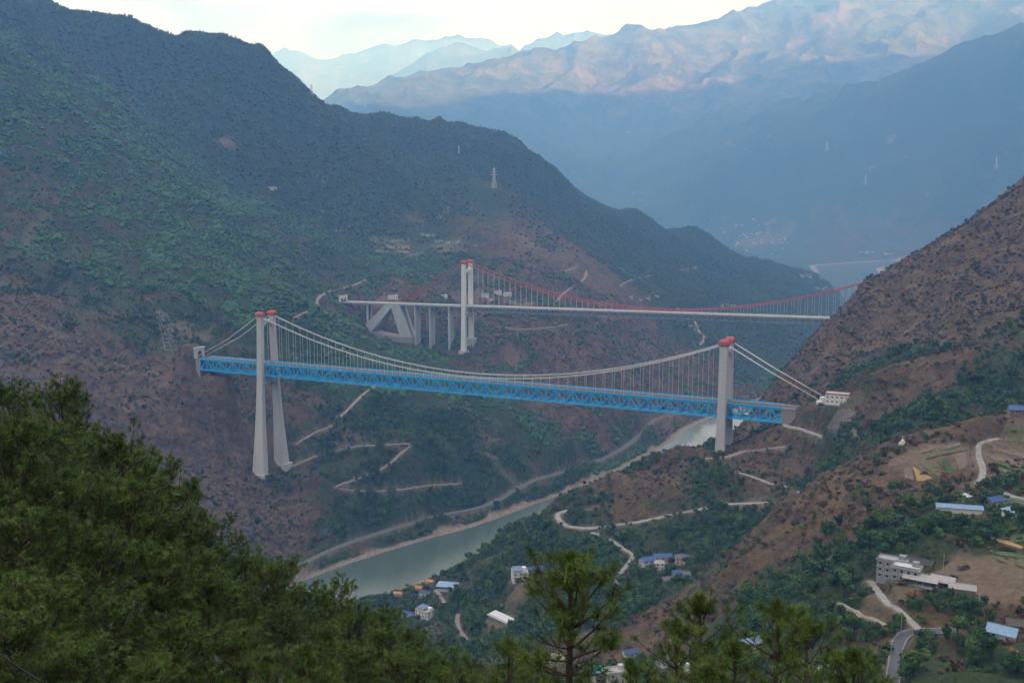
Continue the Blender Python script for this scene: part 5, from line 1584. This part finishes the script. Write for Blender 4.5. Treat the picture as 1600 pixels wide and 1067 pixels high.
M_REV = simple_mat("weathered_revetment", (0.135, 0.115, 0.10), 0.95, 0.4, 0.25, bump=0.3)
def stepped_revetment():
    """stone-faced cut below the anchor house, course above course"""
    c = REV_C
    e0 = sum(c) / 4
    e = empty("stone_revetment", tuple(e0)); tag(e, "stepped grey stone revetment on the cut slope below the anchor house", "retaining wall")
    def at(s, t): return (c[0] * (1 - s) + c[1] * s) * (1 - t) + (c[3] * (1 - s) + c[2] * s) * t
    K = 14
    for k in range(K):
        a0, a1 = at(0, k / K) - e0, at(1, k / K) - e0
        b0, b1 = at(0, (k + 1) / K) - e0, at(1, (k + 1) / K) - e0
        zt = 0.7
        V = [(a0[0], a0[1], a0[2] + zt), (a1[0], a1[1], a1[2] + zt), (b1[0], b1[1], a1[2] + zt - .25), (b0[0], b0[1], a0[2] + zt - .25),
             (a0[0], a0[1], a0[2] - 8), (a1[0], a1[1], a1[2] - 8), (b1[0], b1[1], b1[2] - 8), (b0[0], b0[1], b0[2] - 8)]
        MB().add(V, [(0, 1, 2, 3), (3, 2, 6, 7), (0, 3, 7, 4), (1, 5, 6, 2), (0, 4, 5, 1)]).build("course", M_REV, e)
stepped_revetment()

# ------------------------------------------------------------------ fields
def field(px, mat, label, name="field", lift=0.5, n=7):
    A, B, C, D = px
    V = []
    us = []; vs2 = []
    for i in range(n):
        for j in range(n):
            s = i / (n - 1); t = j / (n - 1)
            us.append((A[0] * (1 - s) + B[0] * s) * (1 - t) + (D[0] * (1 - s) + C[0] * s) * t)
            vs2.append((A[1] * (1 - s) + B[1] * s) * (1 - t) + (D[1] * (1 - s) + C[1] * s) * t)
    P = hit(us, vs2)
    for p in P: V.append((p[0], p[1], ground(p[0], p[1]) + lift))
    # raised earth edges
    F = [(i * n + j, i * n + j + 1, (i + 1) * n + j + 1, (i + 1) * n + j) for i in range(n - 1) for j in range(n - 1)]
    rim = [i for i in range(n)] + [i * n + n - 1 for i in range(1, n)] + [(n - 1) * n + j for j in range(n - 2, -1, -1)] + [i * n for i in range(n - 2, 0, -1)]
    b = len(V)
    for i in rim: V.append((V[i][0], V[i][1], V[i][2] - lift - 1.2))
    for k in range(len(rim)):
        F.append((rim[k], rim[(k + 1) % len(rim)], b + (k + 1) % len(rim), b + k))
    o = new_mesh(name, V, F, mat)
    bm = bmesh.new(); bm.from_mesh(o.data); bmesh.ops.recalc_face_normals(bm, faces=bm.faces); bm.to_mesh(o.data); bm.free()
    tag(o, label, "field", kind="structure")
M_CROP = simple_mat("green_crop", (0.07, 0.115, 0.035), 0.95, 0.35, 0.35)
M_DRYC = simple_mat("ripe_crop", (0.33, 0.22, 0.085), 0.95, 0.2, 0.3)
M_TILL = simple_mat("tilled_soil", (0.17, 0.13, 0.095), 0.95, 0.3, 0.4)
M_GRASSF = simple_mat("rough_pasture", (0.115, 0.12, 0.055), 0.95, 0.35, 0.3)
field([(1426, 731), (1434, 736), (1457, 750), (1433, 754)], M_DRYC, "small triangular field of ripe yellow crop on the right-hand terrace")
field([(1412, 734), (1424, 733), (1428, 750), (1414, 750)], M_TILL, "small grey tilled plot beside the yellow field")
field([(1464, 722), (1478, 720), (1494, 738), (1484, 742)], M_CROP, "narrow green crop strip on the right-hand terrace")
field([(1437, 727), (1452, 723), (1478, 742), (1462, 746)], M_GRASSF, "olive grass strip between the yellow field and the green crop")
field([(1490, 714), (1508, 708), (1512, 728), (1500, 738)], M_TILL, "bare tilled strip right of the green crop")
field([(1552, 700), (1605, 712), (1605, 718), (1550, 706)], M_TILL, "upper tilled terrace strip at the right edge")
field([(1550, 712), (1605, 726), (1605, 733), (1547, 718)], M_TILL, "middle tilled terrace strip at the right edge")
field([(1580, 682), (1605, 686), (1605, 694), (1572, 690)], M_GRASSF, "top grassy terrace at the right edge")
field([(1545, 832), (1600, 826), (1604, 848), (1570, 850)], M_CROP, "green field below the right-hand farms")
field([(1520, 832), (1545, 836), (1600, 856), (1596, 861)], M_DRYC, "long yellow strip below the right-hand farms", n=3)
field([(1565, 778), (1600, 785), (1604, 792), (1570, 790)], M_CROP, "small green plot behind the grey-tiled farmhouse")
for k, (a, b) in enumerate((((584, 377), (640, 374)), ((580, 384), (640, 386)), ((583, 391), (640, 393)), ((690, 325), (704, 322)), ((684, 331), (702, 329)), ((680, 338), (700, 336)))):
    field([a, b, (b[0], b[1] + 4), (a[0], a[1] + 4)], (M_GRASSF, M_TILL)[k % 2], "pale terraced field high behind the red-capped tower" if k < 3 else "narrow hillside terrace field under the wooded spur", lift=.8, n=4)
for k in range(5):
    field([(757 + 2 * k, 690 - 2.2 * k + 5), (778 + 2 * k, 681 + 1.2 * k + 3), (779 + 2 * k, 682.4 + 1.2 * k + 3), (758 + 2 * k, 691.4 - 2.2 * k + 5)], M_GRASSF, "narrow pale terrace on the green slope under the blue bridge", lift=.6, n=4)

for k, (x0, y0, x1, y1) in enumerate([(1566, 676, 1606, 678), (1558, 684, 1574, 687), (1556, 721, 1606, 738), (1554, 730, 1600, 746), (1440, 706, 1500, 694), (1446, 714, 1512, 700), (1546, 862, 1604, 872), (1556, 872, 1604, 884)]):
    field([(x0, y0), (x1, y1), (x1, y1 + 5), (x0, y0 + 4)], (M_GRASSF, M_TILL, M_CROP, M_GRASSF, M_TILL, M_GRASSF, M_CROP, M_GRASSF)[k],
          ("highest narrow terrace at the right edge", "short terrace beside the curved lane", "fourth terrace strip down at the right edge", "lowest green terrace strip by the curved lane", "upper pale strip on the terraced spur top", "second strip on the terraced spur top",
           "green strip under the yellow field strip at right", "grassy strip above the bare farm ground")[k], lift=.7, n=4)

# ------------------------------------------------------------------ stupa, poles, pylons
def stupa():
    p = hit(1410, 694)[0]
    e = empty("stupa", (p[0], p[1], ground(p[0], p[1]))); tag(e, "little white stupa at the end of the terraced spur", "stupa")
    MB().box(-2.2, 2.2, -2.2, 2.2, -1.5, 1.0).box(-1.6, 1.6, -1.6, 1.6, 1.0, 1.8).build("base", M_WHITE, e)
    m = MB(); k = 12
    m.rings([[(r * math.cos(2 * math.pi * j / k), r * math.sin(2 * math.pi * j / k), z) for j in range(k)] for z, r in ((1.8, 1.1), (2.4, 1.45), (3.1, 1.3), (3.7, .6), (4.0, .35))])
    m.build("dome", M_WHITE, e)
    MB().tube([(0, 0, 3.9), (0, 0, 6.6)], [.32, .05], 8).build("spire", M_WHITE, e)
stupa()

M_POLE = simple_mat("pole_concrete", (0.36, 0.35, 0.33), 0.9, 0.15, 0.6)
for k, (u, v, h, lab) in enumerate([(1408, 986, 10, "concrete utility pole at the road bend below the farm"), (1529, 958, 9, "utility pole right of the farm sheds, above the light blue roof"), (1391, 1040, 11, "utility pole on the left verge of the asphalt road"),
                                    (1474, 888, 8, "utility pole on the bare ground behind the farm"), (1097, 990, 9, "utility pole among trees behind the middle pine"), (1116, 862, 9, "pale utility pole in the green gully right of the hamlet"),
                                    (682, 962, 9, "utility pole at the right corner of the riverside house"), (1085, 1008, 9, "utility pole low between the foreground pines"), (1322, 634, 9, "mast behind the anchor house")]):
    p = hit(u, v)[0]; z = ground(p[0], p[1])
    e = empty("utility_pole", (p[0], p[1], z), 0.3 * k); tag(e, lab, "pole", "utility poles")
    MB().tube([(0, 0, -1), (0, 0, h)], [.19, .12], 8).build("mast", M_POLE, e)
    ca = MB().box(-1.1, 1.1, -.07, .07, h - .7, h - .55).build("crossarm", M_HANG, e)
    for q in (-.9, 0, .9): MB().tube([(q, 0, h - .54), (q, 0, h - .28)], [.07, .05], 6).build("insulator", M_WHITE, ca)

def pylon(u, v, h, lab):
    p = hit(u, v)[0]; z = ground(p[0], p[1])
    e = empty("transmission_tower", (p[0], p[1], z), .5); tag(e, lab, "pylon", "transmission towers on the ridges")
    b = h * .11; t = h * .03; zt = h * .62; th = max(.28, h * .011)
    m = MB()
    for sx in (-1, 1):
        for sy in (-1, 1):
            m.beam((sx * b, sy * b, -3), (sx * t, sy * t, zt), th, th); m.beam((sx * t, sy * t, zt), (sx * t * .6, sy * t * .6, h), th, th)
    m.build("leg_frame", M_HANG, e)
    m = MB(); n = 6
    for k in range(n):
        z0, z1 = zt * k / n, zt * (k + 1) / n
        w0 = b + (t - b) * k / n; w1 = b + (t - b) * (k + 1) / n
        for s in (-1, 1):
            m.beam((-w0, s * w0, z0), (w1, s * w1, z1), th * .7, th * .7).beam((s * w0, -w0, z0), (s * w1, w1, z1), th * .7, th * .7).beam((w0, s * w0, z0), (-w1, s * w1, z1), th * .7, th * .7)
    m.build("bracing", M_HANG, e)
    for q, ww in ((.66, .17), (.79, .14), (.92, .11)):
        MB().beam((-h * ww, 0, h * q), (h * ww, 0, h * q), th * 1.4, th * 2.2).beam((-h * ww, 0, h * q), (0, 0, h * q + h * .06), th, th).beam((h * ww, 0, h * q), (0, 0, h * q + h * .06), th, th).build("crossarm", M_HANG, e)
for a in [(487, 149, 32, "lattice pylon on the ridge left of the far peaks"), (571, 170, 42, "lattice pylon on the ridge below the pale far range"), (772, 296, 60, "lattice pylon on the wooded knoll above the red-cabled bridge"), (717, 243, 30, "small lattice pylon on the upper forest slope"),
          (1556, 268, 95, "pale lattice pylon on the blue slope at the far right"), (1352, 292, 85, "pale lattice pylon on the hazy blue slope, right of the far village"), (1292, 240, 85, "pale lattice pylon highest on the hazy blue slope")]:
    pylon(*a)

def power_cable():
    a = Vector(at_depth(-160, 900, 15)); b = Vector(at_depth(330, 1190, 14.5))
    P = []
    for i in range(31):
        t = i / 30; p = a.lerp(b, t); p.z -= 0.35 * math.sin(math.pi * t); P.append(p)
    M = simple_mat("black_cable", (0.01, 0.01, 0.011), 0.6, 0.1, 1.0)
    o = MB().tube(P, 0.016, 6).build("overhead_cable", M, None, True)
    tag(o, "black overhead cable crossing the lower left corner in front of the pines", "cable")
power_cable()
# ------------------------------------------------------------------ foreground pines
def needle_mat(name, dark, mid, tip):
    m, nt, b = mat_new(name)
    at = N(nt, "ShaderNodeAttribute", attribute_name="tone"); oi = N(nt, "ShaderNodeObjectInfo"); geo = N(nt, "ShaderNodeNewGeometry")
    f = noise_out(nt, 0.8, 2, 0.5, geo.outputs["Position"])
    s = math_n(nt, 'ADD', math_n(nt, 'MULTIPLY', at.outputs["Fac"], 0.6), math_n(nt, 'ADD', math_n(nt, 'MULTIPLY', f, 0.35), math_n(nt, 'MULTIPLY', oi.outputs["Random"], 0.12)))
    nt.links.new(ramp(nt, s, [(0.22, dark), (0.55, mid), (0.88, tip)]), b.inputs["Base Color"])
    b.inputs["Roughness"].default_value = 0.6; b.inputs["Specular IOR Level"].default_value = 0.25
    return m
M_NEEDLE = needle_mat("pine_needles", (0.015, 0.031, 0.007), (0.064, 0.112, 0.018), (0.140, 0.215, 0.034))
M_NEEDLE_B = needle_mat("bright_pine_needles", (0.020, 0.040, 0.008), (0.070, 0.118, 0.019), (0.148, 0.215, 0.035))
M_PBARK = simple_mat("pine_bark", (0.070, 0.048, 0.038), 0.95, 0.4, 6.0, bump=0.5)
M_CONE = simple_mat("pine_cone", (0.05, 0.032, 0.02), 0.9, 0.3, 8.0)

def make_pine(seed, H, crown0, spread, whorls, per, needle, tuft_n, nw, twig_step, side, lean=0.02, bright=False):
    """returns meshes: trunk, branches, needles, cones"""
    r = np.random.default_rng(seed)
    # trunk line
    nz = 14
    zz = np.linspace(-1.5, H, nz)
    wob = np.cumsum(r.normal(0, lean, (nz, 2)), axis=0) * (H / nz) * 0.6
    T = np.stack([wob[:, 0] - wob[1, 0], wob[:, 1] - wob[1, 1], zz], 1)
    r0 = 0.016 * H + 0.03
    trunk = MB().tube([Vector(p) for p in T], [max(0.012, r0 * (1 - max(0, z) / H) ** 0.85 + 0.012) for z in zz], 8)
    def trunk_at(z): return np.array([np.interp(z, zz, T[:, 0]), np.interp(z, zz, T[:, 1]), z])
    br = MB(); tufts = []; cones = []
    def twig(p0, d, L, rad, depth):
        n = max(3, int(L / 0.30))
        P = [p0]; dd = d / np.linalg.norm(d)
        for i in range(n):
            dd = dd + np.array([0, 0, 0.10 if depth else 0.085]) + r.normal(0, 0.10, 3); dd /= np.linalg.norm(dd)
            P.append(P[-1] + dd * L / n)
        br.tube([Vector(p) for p in P], [max(0.006, rad * (1 - 0.8 * i / n)) for i in range(n + 1)], 5 if depth == 0 else 4)
        tufts.append((P[-1], dd))
        for i in range(1, n):
            t = i / n
            if depth == 0 and t > 0.22:
                for s in (-1, 1):
                    if r.random() < side:
                        ax = np.cross(dd, [0, 0, 1]); ax /= np.linalg.norm(ax) + 1e-9
                        loc = P[i + 1] - P[i]; loc /= np.linalg.norm(loc)
                        q = loc * r.uniform(.5, .9) + ax * s * r.uniform(.5, 1.0) + np.array([0, 0, r.uniform(-.1, .35)])
                        twig(P[i], q, L * r.uniform(.18, .36) * (1.15 - t * .5), rad * .45, 1)
            if depth == 1 and t > 0.45 and r.random() < twig_step:
                tufts.append((P[i], dd + r.normal(0, .5, 3)))
        if depth == 0 and r.random() < .25: cones.append(P[max(1, n - 2)])
    for w in range(whorls):
        f = float(np.clip((w + r.uniform(-.25, .25)) / (whorls - 1), 0, 1))
        z = H * (crown0 + (0.97 - crown0) * np.clip(f, 0, 1))
        prof = spread * (0.30 + 0.70 * math.sin(math.pi * min(1, 0.16 + 0.84 * (1 - f) ** 0.75)) ** 0.8) if f > 0.25 else spread * r.uniform(.55, .95)
        prof *= np.clip((1 - f) * 3.2 + 0.16, 0.16, 1)
        k = per + r.integers(-1, 2); a0 = r.uniform(0, 6.28)
        for j in range(max(2, k)):
            a = a0 + 2 * math.pi * j / k + r.normal(0, .22)
            el = np.interp(f, [0, .5, 1], [0.05, 0.35, 1.05]) + r.normal(0, .12)
            d = np.array([math.cos(a) * math.cos(el), math.sin(a) * math.cos(el), math.sin(el)])
            L = prof * r.uniform(.72, 1.15)
            twig(trunk_at(z), d, L, max(0.012, 0.012 * H * .55 * (L / spread) * .5 + .008), 0)
    tufts.append((T[-1], np.array([0, 0, 1.0])))
    # needles
    NT = len(tufts)
    C = np.array([t[0] for t in tufts]); D = np.array([t[1] for t in tufts]); D /= np.linalg.norm(D, axis=1)[:, None] + 1e-9
    C = np.repeat(C, tuft_n, 0); D = np.repeat(D, tuft_n, 0)
    M = len(C)
    rv = r.normal(size=(M, 3)); rad_ = rv - (rv * D).sum(1)[:, None] * D; rad_ /= np.linalg.norm(rad_, axis=1)[:, None] + 1e-9
    th = np.radians(r.uniform(12, 88, M))[:, None]
    nd = D * np.cos(th) + rad_ * np.sin(th)
    nd[:, 2] -= 0.10
    start = C - D * (r.uniform(0, .16, M) * needle / .22)[:, None]
    L = (needle * r.uniform(.7, 1.15, M))[:, None]
    sd = np.cross(nd, r.normal(size=(M, 3))); sd /= np.linalg.norm(sd, axis=1)[:, None] + 1e-9
    midp = start + nd * L * .55
    tip = start + nd * L + np.array([0, 0, -1]) * L * .10
    V = np.stack([start - sd * nw * .5, start + sd * nw * .5, midp + sd * nw * .5, tip, midp - sd * nw * .5], 1).reshape(-1, 3)
    b = np.arange(M) * 5
    F3 = np.stack([b, b + 1, b + 2, b + 4], 1)
    F = np.concatenate([F3, np.stack([b + 4, b + 2, b + 3, b + 3], 1)])
    # quads + triangles as separate loops
    me = bpy.data.meshes.new("needles")
    me.vertices.add(len(V)); me.vertices.foreach_set("co", V.astype(np.float32).ravel())
    tri = np.stack([b + 4, b + 2, b + 3], 1)
    li = np.concatenate([F3.ravel(), tri.ravel()]).astype(np.int32)
    me.loops.add(len(li)); me.loops.foreach_set("vertex_index", li)
    me.polygons.add(2 * M)
    me.polygons.foreach_set("loop_start", np.concatenate([np.arange(M) * 4, 4 * M + np.arange(M) * 3]).astype(np.int32))
    me.polygons.foreach_set("loop_total", np.concatenate([np.full(M, 4), np.full(M, 3)]).astype(np.int32))
    me.update(calc_edges=True)
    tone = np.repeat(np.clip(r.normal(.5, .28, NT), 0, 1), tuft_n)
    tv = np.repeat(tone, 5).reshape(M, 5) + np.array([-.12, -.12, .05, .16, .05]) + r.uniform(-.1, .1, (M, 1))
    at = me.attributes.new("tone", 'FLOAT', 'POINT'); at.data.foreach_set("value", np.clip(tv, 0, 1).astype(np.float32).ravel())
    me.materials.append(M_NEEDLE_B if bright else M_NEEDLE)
    cm = MB(); k = 6
    for c in cones[:14]:
        c = c + np.array([r.normal(0, .03), r.normal(0, .03), -.06])
        cm.rings([[(c[0] + q * math.cos(2 * math.pi * j / k), c[1] + q * math.sin(2 * math.pi * j / k), c[2] + zq) for j in range(k)] for zq, q in ((-.05, .012), (-.02, .034), (.02, .03), (.05, .008))])
    return dict(trunk=trunk.mesh("trunk", M_PBARK), branches=br.mesh("branches", M_PBARK), needles=me, cones=cm.mesh("cones", M_CONE) if cm.v else None, H=H, tufts=NT)

NEAR_PINES = [make_pine(11, 7.0, .28, 1.6, 14, 5, .25, 60, .0080, .55, .52, .018, True), make_pine(12, 7.0, .3, 1.4, 12, 4, .24, 60, .0080, .55, .50, .03, True), make_pine(13, 6.6, .3, 1.5, 12, 4, .25, 58, .0080, .55, .48, .04, True)]
FAR_PINES = [make_pine(20 + i, 13.0, (.30, .38, .28, .42, .34)[i], (3.6, 3.1, 3.9, 3.3, 3.5)[i], 15, 5, .36, 26, .022, .6, .62, (.03, .05, .03, .06, .04)[i], i == 2) for i in range(5)]
print("pine tufts", [p["tufts"] for p in NEAR_PINES + FAR_PINES])

def plant_pine(u, vtop, Y, proto, label, group=None, hmin=4.0, hmax=19.0):
    p = at_depth(u, vtop, Y)
    z = ground(p[0], p[1])
    h = p[2] - z
    hh = min(max(h, hmin), hmax)
    s = hh / proto["H"]
    e = empty("pine_tree", (p[0], p[1], p[2] - hh), random.uniform(0, 6.28)); sc_ = s ** 0.8
    e.scale = (sc_, sc_, s)
    tag(e, label, "pine tree", group)
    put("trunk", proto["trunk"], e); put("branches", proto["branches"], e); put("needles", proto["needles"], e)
    if proto["cones"] is not None: put("cones", proto["cones"], e)
    return h
NEARP = [(890, 862, 19, 0, "young pine with open branches standing alone in the bottom centre"), (1216, 938, 20, 1, "young pine at the bottom right, its straight stem topped by bright needles"), (1092, 930, 25, 2, "thin young pine with sparse bare twigs right of the central pine"),
         (1058, 968, 23, 1, "slim leaning pine between the two young foreground pines"), (1262, 968, 23, 2, "smaller pine just right of the bright-topped young pine"), (1335, 1012, 21, 0, "low pine top at the right end of the foreground row"),
         (1150, 1004, 21, 2, "low pine top just left of the bright-topped young pine"), (985, 1030, 24, 1, "low pine top just right of the central pine"), (790, 1000, 25, 2, "low pine top just left of the central pine"),
         (482, 1004, 23, 0, "bright young pine top at the bottom edge, left of centre"), (420, 1022, 25, 2, "bright pine top beside the young pine at the bottom edge"), (1105, 1040, 20, 0, "lowest pine top under the slim pines")]
LEFTP = [(12, 606, 85), (92, 612, 92), (55, 660, 64), (118, 668, 72), (175, 690, 62), (222, 712, 66), (268, 762, 63), (312, 826, 70), (0, 680, 50), (100, 735, 50), (200, 752, 47), (255, 805, 50), (312, 862, 52), (30, 800, 40), (150, 835, 40), (250, 862, 42), (325, 900, 44),
         (60, 905, 33), (175, 940, 34), (280, 965, 36), (382, 872, 72), (425, 884, 66), (370, 920, 52), (462, 922, 70), (506, 926, 75), (440, 950, 54), (542, 962, 72), (588, 956, 79), (515, 975, 57), (602, 985, 66), (636, 984, 81), (650, 1018, 63), (690, 1030, 72), (735, 1050, 66),
         (620, 1022, 54), (560, 1012, 48), (380, 985, 38), (690, 1046, 50), (500, 1045, 42), (775, 1048, 60), (-45, 640, 75), (-60, 760, 48), (20, 960, 27), (120, 1010, 28), (240, 1030, 30), (830, 1058, 66)]
ORD = "first second third fourth fifth sixth seventh eighth ninth tenth eleventh twelfth thirteenth fourteenth fifteenth sixteenth seventeenth eighteenth".split()
hs = []
for u, v, Y, k, lab in NEARP:
    hs.append((u, round(plant_pine(u, v, Y, NEAR_PINES[k], lab, None, 3.5, 11.0), 1)))
for i, (u, v, Y) in enumerate(LEFTP):
    row = 0 if v < 745 else 1 if v < 890 else 2 if v < 980 else 3
    order = sorted(q[0] for q in LEFTP if (0 if q[1] < 745 else 1 if q[1] < 890 else 2 if q[1] < 980 else 3) == row)
    lab = "%s pine from the left in the %s row of the left foreground wood" % (ORD[order.index(u)], ("topmost", "upper middle", "lower middle", "bottom")[row])
    if i == 0: lab = "tallest pine at the left edge of the photo, against the brown slope"
    elif i == 1: lab = "flat-topped pine second from the left edge, against the brown slope"
    elif (u, v) == (425, 884): lab = "bright green pine standing out at the fringe of the left wood below the tower foot"
    hs.append((u, round(plant_pine(u, v, Y, FAR_PINES[2 if (u, v) == (425, 884) else (i * 7 + i // 5) % 5], lab, "pines of the left foreground wood"), 1)))
print("pine heights", hs)
